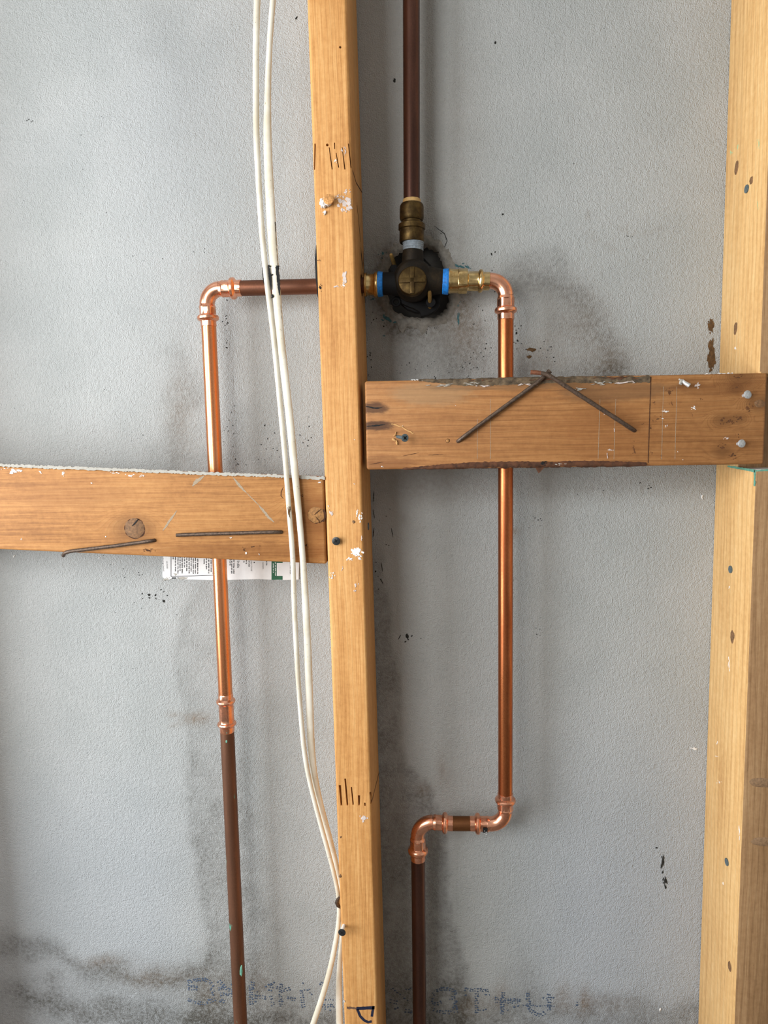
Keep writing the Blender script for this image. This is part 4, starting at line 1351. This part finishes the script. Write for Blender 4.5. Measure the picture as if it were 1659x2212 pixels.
# coupling
ca, cb = v1(1498), v1(1581)
cpl = [(0, .99, 0), (.01, 1.02, 0), (.03, 1.07, .3), (.12, 1.08, .3), (.135, 1.16, 0), (.165, 1.33, 0), (.195, 1.38, 0), (.225, 1.33, 0), (.26, 1.12, 0), (.28, 1.08, .5), (.36, 1.09, .8), (.5, 1.08, .5), (.64, 1.09, .8), (.70, 1.08, .5),
       (.73, 1.12, 0), (.75, 1.3, 0), (.78, 1.38, 0), (.81, 1.33, 0), (.84, 1.16, 0), (.86, 1.08, .5), (.97, 1.07, .5), (.99, 1.02, 0), (1, .99, 0)]
P, R_, Hx = stations(ca, cb, [(t, .0082 * q, h) for t, q, h in cpl])
o = tube('press_coupling', P, R_, MAT['cu_fit'], run1, seg=48, hexm=Hx, autosmooth=28)
lo = v1(2240)
dirv = (v1(2240) - v1(1600)).normalized()
end = lo + dirv * (lo.z / -dirv.z) * 0.999
o = tube('old_pipe', [v1(1565), v1(1700), v1(1900), lo, end], .0083, MAT['cu_old'], run1, seg=36)
o['label'] = 'old brown copper pipe with green verdigris spots'
for (x, y, rx, ry) in [(489, 1602, 2.2, 4), (489, 1583, 2.5, 2), (521, 2098, 3, 14), (496, 1800, 2, 10), (499, 1925, 1.6, 8)]:
    q = proj(v1(y))[0]
    pl = front(PD + .0081 * math.cos(math.asin(max(-.9, min(.9, (x - q) / 15.5)))))
    k = S(x, y, PD)
    mesh_obj('verdigris_spot', *blob_data(pl, x, y, rx * k, ry * k, .1, .25, 10, .0003), MAT['teal'], o)

# ---- right supply run
run2 = thing('supply_pipe', 'right copper supply pipe run dropping behind the right rail with an offset near the bottom', 'pipe', (W(904, 2212, PD).x, -PD, 0), 'copper supply pipes')
h0 = W(1058, 606.5, PD)
cornx = W(1092.5, 680, PD)
corner = Vector((cornx.x, -PD, h0.z))
e = elbow(run2, h0, corner + Vector((-.0175, 0, 0)), corner, corner + Vector((0, 0, -.0165)), W(1092.5, 691, PD), .0166, MAT['cu_fit'], a_sock=False)
o = tube('elbow_spigot', [h0 + Vector((-.012, 0, 0)), corner + Vector((-.0172, 0, 0))], .0083, MAT['cu_fit'], e, seg=36)
vx = lambda y: W(1092.6 - (y - 691) * .0010, y, PD)
o = tube('bright_pipe', [vx(680), vx(900), vx(1200), vx(1500), vx(1722)], .0083, MAT['cu_warm'], run2, seg=40)
cy_ = W(1020, 1779, PD).z
c2 = Vector((vx(1760).x, -PD, cy_))
e2 = elbow(run2, vx(1713), c2 + Vector((0, 0, .0170)), c2, c2 + Vector((-.0185, 0, 0)), W(1015, 1779, PD), .0166, MAT['cu_fit'])
e2['label'] = 'shiny copper press elbow turning left at the bottom of the right run'
o = tube('offset_stub', [W(1022, 1779, PD), W(970, 1779, PD)], .0083, MAT['cu_stub'], run2, seg=36)
o['label'] = 'short tarnished brown stub between the two lower elbows'
oldx = W(903.3, 1870, PD)
c3 = Vector((oldx.x, -PD, cy_ + .0004))
e3 = elbow(run2, W(978, 1779, PD), c3 + Vector((.0185, 0, 0)), c3, c3 + Vector((0, 0, -.0185)), W(903.2, 1857, PD), .0166, MAT['cu_fit'])
e3['label'] = 'shiny copper press elbow turning down above the dark pipe'
bx = W(906.5, 2212, PD)
dirv = (bx - oldx).normalized()
o = tube('old_pipe', [W(903, 1845, PD), oldx, bx, bx + dirv * (bx.z / -dirv.z) * .999], .0083, MAT['cu_red'], run2, seg=36)
o['label'] = 'dark reddish-brown old copper pipe'
# black size sticker on the lower right elbow
c = W(1047, 1789, PD)
V, Fc = [], []
for i in range(7):
    a = math.radians(-70 + 14 * i)
    for X in (-.0026, .0026):
        V.append(Vector((c.x + X, -PD - .0094 * math.cos(a - .2), cy_ + .0094 * math.sin(a - .2))))
for i in range(6):
    Fc.append((2 * i, 2 * i + 1, 2 * i + 3, 2 * i + 2))
st = mesh_obj('size_sticker', V, Fc, MAT['recess'], e2)
st['label'] = 'small black sticker with silver marks'
for i, (dx, dz_) in enumerate([(-1, 3), (2, 1), (-1, -1), (2, -3)]):
    mesh_obj('sticker_mark', *blob_data(Plane(lambda a, b, c=c, dx=dx, dz_=dz_: Vector((c.x + dx * .0006, -PD - .0094, c.z + dz_ * .0007)), (1, 0, 0), (0, 0, -1), (0, -1, 0)), 0, 0, .0006, .0005, 0, .3, 8, .0002), MAT['zinc'], st)

# ---- riser
rz = [W(888.3, -60, PD), W(888.6, 100, PD), W(889.3, 440, PD)]
riser = thing('riser_pipe', 'dark brown copper riser pipe going up from the valve to the ceiling', 'pipe', rz[2], 'copper supply pipes')
up = (rz[0] - rz[2]).normalized()
top = rz[0] + up * ((2.395 - rz[0].z) / up.z)
o = tube('old_pipe', [top, rz[0], rz[1], rz[2]], [.0088] * 4, MAT['cu_red'], riser, seg=36)
def lathe_px(name, x, ys, mat, parent, hexy=None, seg=40, horizontal=False, d=PD):
    """turned piece: ys list of (coordinate px, dia px[, hex])"""
    P, R_, H_ = [], [], []
    for q in ys:
        p = W(x, q[0], d) if not horizontal else W(q[0], x, d)
        P.append(p)
        R_.append(px_r(q[1], *( (x, q[0]) if not horizontal else (q[0], x)), d))
        H_.append(q[2] if len(q) > 2 else 0)
    return tube(name, P, R_, mat, parent, seg=seg, hexm=H_, autosmooth=32)


pf = lathe_px('push_fitting', 889.5, [(440, 40), (441, 46), (444, 50), (448, 52), (470, 52.5), (474, 51), (477.5, 46), (478, 42), (484, 42), (484.5, 54), (486, 57.5), (496, 57.5, .3), (497.5, 54), (498, 53), (522, 53.5), (524.5, 51)], MAT['brass_old'], riser)
pf['label'] = 'aged brass push-fit adapter'
o = lathe_px('release_collar', 889.4, [(431.5, 37), (432, 38.5), (441, 39.5)], MAT['collet'], pf)
o = lathe_px('grey_tape', 892.5, [(524, 46), (527, 45.5), (528, 44), (531, 45.5), (532.5, 44), (536, 45), (537, 43.5), (541, 44.5), (544, 42)], MAT['greytape'], pf)

# ================================================================== VALVE
valve = thing('shower_valve', 'dark bronze shower valve with a cross-ribbed brass cap set in the torn wall hole', 'valve', HC + Vector((0, .0, -.03)))
vc = W(893, 607, PD)
k = S(893, 607, PD)
# drum, axis towards the room
drum = [(-.030, 33), (-.016, 41), (0.0, 44), (.008, 43), (.013, 38), (.0155, 33)]
P = [Vector((vc.x, -PD - q, vc.z)) for q, _ in drum]
b1 = tube_data(P, [r * k for _, r in drum], 40, ref=Vector((0, 0, 1)))
# neck up
nk = [(W(891, 590, PD), 46), (W(891.5, 566, PD), 47), (W(892, 552, PD), 46), (W(892, 540, PD), 43)]
b2 = tube_data([p for p, _ in nk], [d / 2 * k for _, d in nk], 32)
# right arm
ra = [(W(915, 608, PD), 66), (W(935, 608, PD), 60), (W(948, 608, PD), 53), (W(960, 608, PD), 50)]
b3 = tube_data([p for p, _ in ra], [d / 2 * k for _, d in ra], 32)
V, Fc = merge(b1, b2, b3)
o = mesh_obj('valve_body', V, Fc, MAT['bronze'], valve, smooth=True, autosmooth=50)
la = [(W(885, 613, PD), 52), (W(850, 613, PD), 50), (W(846, 613, PD), 48), (W(822, 613, PD), 47)]
o = tube('inlet_arm', [p for p, _ in la], [d / 2 * k for _, d in la], MAT['valve_black'], valve, seg=32)
o['label'] = 'black valve inlet arm on the stud side'


def plate(name, pts, d0, d1, mat, parent, bev=.0008):
    n_ = len(pts)
    V = [W(x, y, PD) for x, y in pts]
    V = [Vector((v.x, -d1, v.z)) for v in V] + [Vector((v.x, -d0, v.z)) for v in V]
    Fc = [tuple(range(n_ - 1, -1, -1)), tuple(range(n_, 2 * n_))] + [(i, (i + 1) % n_, n_ + (i + 1) % n_, n_ + i) for i in range(n_)]
    V, Fc = lumber_mesh(V, Fc, bev, 2)
    return mesh_obj(name, V, Fc, mat, parent, smooth=True, autosmooth=40)


plate('mounting_flange', [(846, 590), (846, 575), (852, 568), (862, 570), (868, 560), (880, 548), (912, 548), (930, 566), (950, 590), (952, 640), (950, 655), (940, 668), (925, 676), (909, 680), (906, 670), (893, 662), (876, 656), (862, 648), (852, 636), (846, 620)],
      .016, .026, MAT['valve_black'], valve)
# ear with an open screw hole
ec = W(854.5, 648, PD)
tor = [Vector((ec.x + 8.2 * k * math.cos(a), -.026, ec.z + 8.2 * k * math.sin(a))) for a in np.linspace(0, 2 * math.pi, 25)]
o = tube('screw_ear', tor, [3.3 * k] * 25, MAT['valve_black'], valve, seg=10)
for (x, y, hx, hy, ln) in [(853, 575, -.2, .55, .018), (928.5, 656, .0, .6, .019)]:
    p0 = W(x, y, .030)
    a = Vector((hx, -1, hy)).normalized()
    o = tube('brass_pin', [p0 - a * .006, p0 + a * ln * .9, p0 + a * ln], [4.2 * k, 4.2 * k, 2.8 * k], plain('pin_brass', lin(150, 122, 70), .4, .6), valve, seg=16, ref=Vector((0, 0, 1)))
tube('pin_boss', [W(851, 580, .022), W(851, 580, .034)], [9 * k, 8 * k], MAT['valve_black'], valve, seg=20, ref=Vector((0, 0, 1)))
tube('pin_boss', [W(930, 653, .022), W(930, 653, .034)], [12 * k, 10 * k], MAT['valve_black'], valve, seg=20, ref=Vector((0, 0, 1)))
# bottom skirt between the ears
plate('skirt', [(862, 648), (925, 640), (940, 655), (918, 672), (895, 668), (878, 661)], .010, .020, MAT['valve_black'], valve)
# cap
cc = W(890.6, 605.2, PD + .019)
k2 = S(890.6, 605.2, PD + .019)
tl = Matrix.Rotation(math.radians(-6), 3, 'X')
ax = tl @ Vector((0, -1, 0))
cap = tube('cap', [cc - ax * .012, cc - ax * .0012, cc - ax * .0004, cc], [31 * k2, 31 * k2, 30.2 * k2, 28 * k2], MAT['brass_old'], valve, seg=40, ref=Vector((0, 0, 1)))
cap['label'] = 'round olive-brass cap with raised cross ribs'
for (sx, sz) in ((57, 11), (10, 58)):
    V, Fc = box_data(cc + ax * .0003, sx * k2, .0022, sz * k2, tl)
    V, Fc = lumber_mesh(V, Fc, .0005, 2)
    mesh_obj('cap_rib', V, Fc, MAT['brass_old'], cap, smooth=True, autosmooth=40)
o = lathe_px('body_mark', 600, [(0, 0), (1, 0)], MAT['bronze'], cap) if False else None
# right brass adapter and tapes
ad = lathe_px('brass_adapter', 607.3, [(968.5, 50), (969, 52.5), (971.5, 53.2), (973, 52), (975, 50.5), (979, 50), (989, 50), (990, 51.5), (991.5, 52.5, .6), (1007, 52.5, .8), (1009, 51, .5), (1010, 44), (1011.5, 41), (1013, 41, .8), (1031, 41, .8), (1032.5, 40), (1033.5, 44), (1035.5, 48), (1038, 49.5), (1040.5, 48), (1042.5, 44), (1044, 39.5), (1045, 38.5, .4), (1057, 38, .4), (1058, 34)],
              MAT['brass'], run2, horizontal=True, seg=48)
ad['label'] = 'bright brass press adapter between the valve and the right elbow'
o = lathe_px('blue_tape', 608.5, [(955.5, 50), (957, 52.5), (961, 53), (964, 54), (967, 54.5), (969, 53)], MAT['blue'], valve, horizontal=True)
o['label'] = 'bright blue thread tape'
la_ = lathe_px('brass_adapter', 615, [(787, 36), (788, 47), (789.5, 50), (792, 50), (793, 46), (795, 45), (807, 45), (808, 46), (809.5, 52), (812, 54.5), (815.5, 54.5), (817, 52)], MAT['brass'], run1, horizontal=True, seg=48)
la_['label'] = 'bright brass adapter emerging from behind the stud'
o = lathe_px('blue_tape', 614, [(815, 50), (817, 53), (821, 53), (824, 52), (826.5, 51), (828, 47)], MAT['blue'], valve, horizontal=True)
o['label'] = 'bright blue thread tape'

# ================================================================== CABLES
def cable(name, label, pts, group, mat):
    """pts: (px, py, depth, width px); one swept flat jacket"""
    ys = np.array([p[1] for p in pts], float)
    yy = np.arange(ys[0], ys[-1] + .1, 9.0)
    from_ = lambda i: np.array([p[i] for p in pts], float)

    def cubic(v):
        # monotone-ish smoothing: linear interpolation then box blur
        a = np.interp(yy, ys, v)
        ker = np.ones(9) / 9
        for _ in range(2):
            pad = np.concatenate([a[:1] * 2 - a[4:0:-1], a, a[-1:] * 2 - a[-2:-6:-1]])
            a = np.convolve(pad, ker, 'valid')
        return a
    xs_, ds_, ws_ = cubic(from_(0)), cubic(from_(2)), cubic(from_(3))
    P = [W(x, y, d) for x, y, d in zip(xs_, yy, ds_)]
    fl_ = [(w / 2 * S(x, y, d), .0024) for x, y, d, w in zip(xs_, yy, ds_, ws_)]
    V, Fc = tube_data(P, None, 18, None, True, fl_)
    o = mesh_obj(name, V, Fc, mat, None, P[-1], True, 60)
    tag(o, label, 'cable', group)
    return o


MAT['cable2'] = None
n = NT('cable_jacket_worn')
sp_ = n.rng(n.noise(n.co, 420, 3, .6), .66, .72)
big = n.noise(n.co, 26, 4, .6)
cc_ = n.mix(n.rng(big, .35, .7), lin(232, 226, 210), lin(212, 200, 176))
cc_ = n.mix(n.mul(sp_, .6), cc_, lin(120, 94, 62))
n.put(n.b.inputs['Specular IOR Level'], .45)
MAT['cable'] = n.out(Base_Color=cc_, Roughness=.40)
D0 = DS + .0030
c1 = cable('electric_cable', 'white round cable hanging left of the stud, outermost of the pair',
           [(557, -60, .100, 14.5), (555.5, 0, .100, 14.5), (553, 83, .100, 14), (552.5, 166, .100, 14), (553.5, 300, .100, 13.5), (563.6, 480, .100, 12.5), (575, 600, .099, 12.3), (590.5, 720, .099, 12), (607.5, 900, .099, 11.5), (617, 1000, .099, 11.2),
            (624, 1100, .099, 11), (633, 1200, .099, 11.2), (635, 1300, .098, 11.4), (640, 1400, .095, 11), (646, 1500, .090, 10.5), (658, 1640, .080, 10.5), (675.6, 1718, .073, 10), (697, 1797, .066, 10.2), (719, 1875, .058, 9.5), (731, 1925, .054, 9), (737, 1965, .052, 9), (732, 1995, .052, 10), (726.5, 2027, .052, 11), (717.5, 2080, .052, 11.5), (702.6, 2135, .052, 12), (684, 2190, .052, 12.5), (660, 2260, .052, 12.5)], 'white cables', MAT['cable'])
c2_ = cable('electric_cable', 'flat white cable twisting beside the stud, inner one with black sealant smears',
            [(594, -60, .0995, 12.5), (589.5, 0, .0995, 12.5), (582.8, 83, .0995, 12.5), (579, 166, .0995, 13), (577, 300, .0995, 18), (585.5, 480, .0985, 20.6), (594.5, 600, .0985, 19.5), (604.5, 720, .0985, 17.5), (625.5, 900, .099, 17), (635, 1000, .099, 16.5), (645, 1100, .099, 14),
             (654, 1200, .099, 12.5), (660, 1300, .098, 15.5), (665, 1400, .093, 16), (668, 1500, .086, 16.5), (673, 1640, .074, 15.5), (686, 1718, .066, 13), (709, 1797, .056, 12), (729, 1875, .047, 10), (740, 1925, .042, 9), (744, 1965, .040, 9), (742, 1995, .040, 9), (738.5, 2027, .040, 9), (733, 2080, .040, 10.5), (731, 2135, .040, 13), (732.5, 2190, .040, 15), (735, 2260, .040, 15)], 'white cables', MAT['cable'])
# sealant smears on the inner cable, brown scrape on the outer
CF = front(.1008)
for pts, w in (([(598.5, 574), (600, 590), (602, 612), (604.5, 638)], (8, 5)), ([(580, 573), (582, 588), (584.5, 606), (586, 626)], (5, 4.5))):
    stroke('sealant_smear', CF, pts, w, MAT['tar'], c2_, .0008, True, .25)
for (x, y, rx, ry) in [(599, 578, 4, 5), (586, 594, 3, 3.5), (589, 640, 3, 5), (582, 575, 3, 3)]:
    splat('sealant_smear', CF, x, y, rx, ry, MAT['tar'], c2_, 3, size=.7, th=.0008)
stroke('sealant_smear', front(.099), [(594.5, 480), (595.5, 510), (597.5, 545), (600, 574)], 1.8, MAT['tar'], c2_, .0009, False, .5)
stroke('sealant_smear', front(.099), [(604, 640), (606.5, 665), (609.5, 700)], 1.8, MAT['tar'], c2_, .0009, True, .5)
stroke('sealant_smear', front(.0995), [(566.5, 578), (568.5, 600), (571, 615)], 1.6, MAT['tar'], c1, .0009, True, .4)
splat('brown_scrape', front(.1008), 624, 1101, 3.2, 20, MAT['rustmark'], c1, 16, -.06, .35, .0006)
# cable staple on the stud's left side
sc = W(728.5, 1950, .055)
stp = thing('cable_staple', 'dark metal cable staple at the left side of the middle stud holding both cables', 'staple', sc)
tube('crown', [W(733, 1938, .062), W(729, 1944, .060), W(727.5, 1950, .0585), (W(730, 1956, .057)), W(736, 1961, .055)], [.0012, .0020, .0024, .0022, .0012], MAT['nail'], stp, seg=10)
tube('leg', [W(733, 1938, .062), W(740, 1934, .055)], [.0010, .0010], MAT['nail'], stp, seg=8)

# ================================================================== PAPER LABEL
LP = .0012
lab = thing('product_label', 'white printed paper label with a green block stuck to the wall under the left rail', 'label', W(500, 1250, 0))
out = [(351, 1170), (351, 1246), (356, 1251), (364, 1253), (372, 1249), (400, 1251.5), (440, 1252.5), (480, 1253), (560, 1251), (600, 1253), (645, 1252), (648, 1170)]
V = [W(x, y, LP) for x, y in out]
nv = len(V)
V = V + [v + Vector((0, LP, 0)) for v in V]
Fc = [tuple(range(nv - 1, -1, -1)), tuple(range(nv, 2 * nv))] + [(i, (i + 1) % nv, nv + (i + 1) % nv, nv + i) for i in range(nv)]
paper = mesh_obj('paper', V, Fc, MAT['paper'], lab, smooth=False)
PL = front(LP)


def rect(name, x0, y0, x1, y1, mat, parent, th=.00012):
    V = [PL.fn(x, y) + Vector((0, -th, 0)) for x, y in ((x0, y0), (x1, y0), (x1, y1), (x0, y1))]
    V += [v + Vector((0, th + .0003, 0)) for v in V]
    return mesh_obj(name, V, [(3, 2, 1, 0), (0, 1, 5, 4), (1, 2, 6, 5), (2, 3, 7, 6), (3, 0, 4, 7)], mat, parent, smooth=False)


g_ = rect('green_block', 586.5, 1175, 610.5, 1252.5, MAT['green'], lab)
g_['label'] = 'dark green printed block'
rect('white_panel', 598, 1216, 645, 1244, MAT['paper'], lab, .0002)
stroke('border_line', PL, [(369.5, 1180), (369.5, 1245)], 1.2, MAT['print'], lab, .0001)
stroke('border_line', PL, [(369, 1245), (420, 1244), (464, 1242.5)], 1.2, MAT['print'], lab, .0001)


def text_mesh(s, px, py_end, h_px, mat, parent, name='print_line'):
    """small type running downwards (turned 90 degrees clockwise); ends at py_end"""
    cu = bpy.data.curves.new('tmp', 'FONT')
    cu.body = s
    cu.size = 1.0
    cu.resolution_u = 1
    ob = bpy.data.objects.new('tmp', cu)
    COL.objects.link(ob)
    dg = bpy.context.evaluated_depsgraph_get()
    me = bpy.data.meshes.new_from_object(ob.evaluated_get(dg))
    xs_ = [v.co.x for v in me.vertices]
    w = max(xs_)
    k_ = S(px, py_end, LP)
    c = PL.fn(px, py_end)
    sc_ = h_px * k_ / .72
    V = [Vector((c.x + (v.co.y - .35) * sc_, c.y - .00022, c.z + (w - v.co.x) * sc_ * .92)) for v in me.vertices]
    Fc = [tuple(p_.vertices) for p_ in me.polygons]
    bpy.data.objects.remove(ob, do_unlink=True)
    bpy.data.meshes.remove(me)
    return mesh_obj(name, V, Fc, mat, parent, smooth=False)


text_mesh('Technology Limited,', 354, 1234.5, 3.4, MAT['print'], lab)
text_mesh('CA 92081', 361.5, 1228.5, 3.4, MAT['print'], lab)
text_mesh('STRUCTIONS', 543.5, 1233.5, 3.0, MAT['print'], lab)
text_mesh('resistant,', 569, 1229.5, 3.4, MAT['print'], lab)
text_mesh('India', 515.5, 1226.5, 6.5, MAT['print'], lab)
rt = random.Random(12)


def print_line(x, y_end, mat, h=3.0, y0=1196):
    # type too small to read: a broken line of letter-sized dabs
    V, Fc, y = [], [], y_end
    while y > y0:
        n_ = rt.randint(2, 8)
        for _ in range(n_):
            w = rt.uniform(.9, 1.3)
            a, b_ = x - h / 2 * rt.uniform(.5, 1), x + h / 2 * rt.uniform(.45, 1)
            q = len(V)
            V += [PL.fn(X_, Y_) + Vector((0, -.0002, 0)) for X_, Y_ in ((a, y - w), (b_, y - w), (b_, y), (a, y))]
            Fc.append((q + 3, q + 2, q + 1, q))
            y -= w + rt.uniform(.15, .5)
        y -= 1.6
    mesh_obj('print_line', V, Fc, mat, lab, smooth=False)


for x, y in [(374, 1208), (379, 1234), (384.5, 1239), (389, 1233.5), (393.5, 1238.5), (398.5, 1225.5), (403.5, 1233.5), (408.5, 1238.5), (413, 1234.5), (417.5, 1240), (422, 1239), (427, 1240),
             (441, 1218.5), (446, 1229.5), (451, 1238.5), (456, 1235.5), (460.5, 1240), (505, 1239), (500.5, 1239), (497, 1221), (538, 1224), (532, 1218), (527, 1215), (576, 1221)]:
    print_line(x, y, MAT['print'])
print_line(590.5, 1237, MAT['paper'], 2.2, 1222)
print_line(595, 1243.5, MAT['paper'], 2.2, 1218)
print_line(627, 1240, MAT['print'], 2.0, 1218)
k = S(549, 1215, LP)
mesh_obj('print_dot', *blob_data(PL, 549, 1215, 1.6 * k, 1.6 * k, 0, .1, 10, .0001), MAT['print'], lab)
rect('print_bar', 371, 1247.3, 381, 1249.6, MAT['print'], lab)
rect('print_bar', 383, 1247.3, 390, 1249.4, MAT['print'], lab)
for (x, y, rx, ry) in [(360, 1251, 9, 4), (380, 1241, 6, 3), (395, 1249, 14, 3)]:
    splat('glue_stain', PL, x, y, rx, ry, MAT['dust'], lab, 5, size=.45, th=.0002)

bpy.context.view_layer.update()
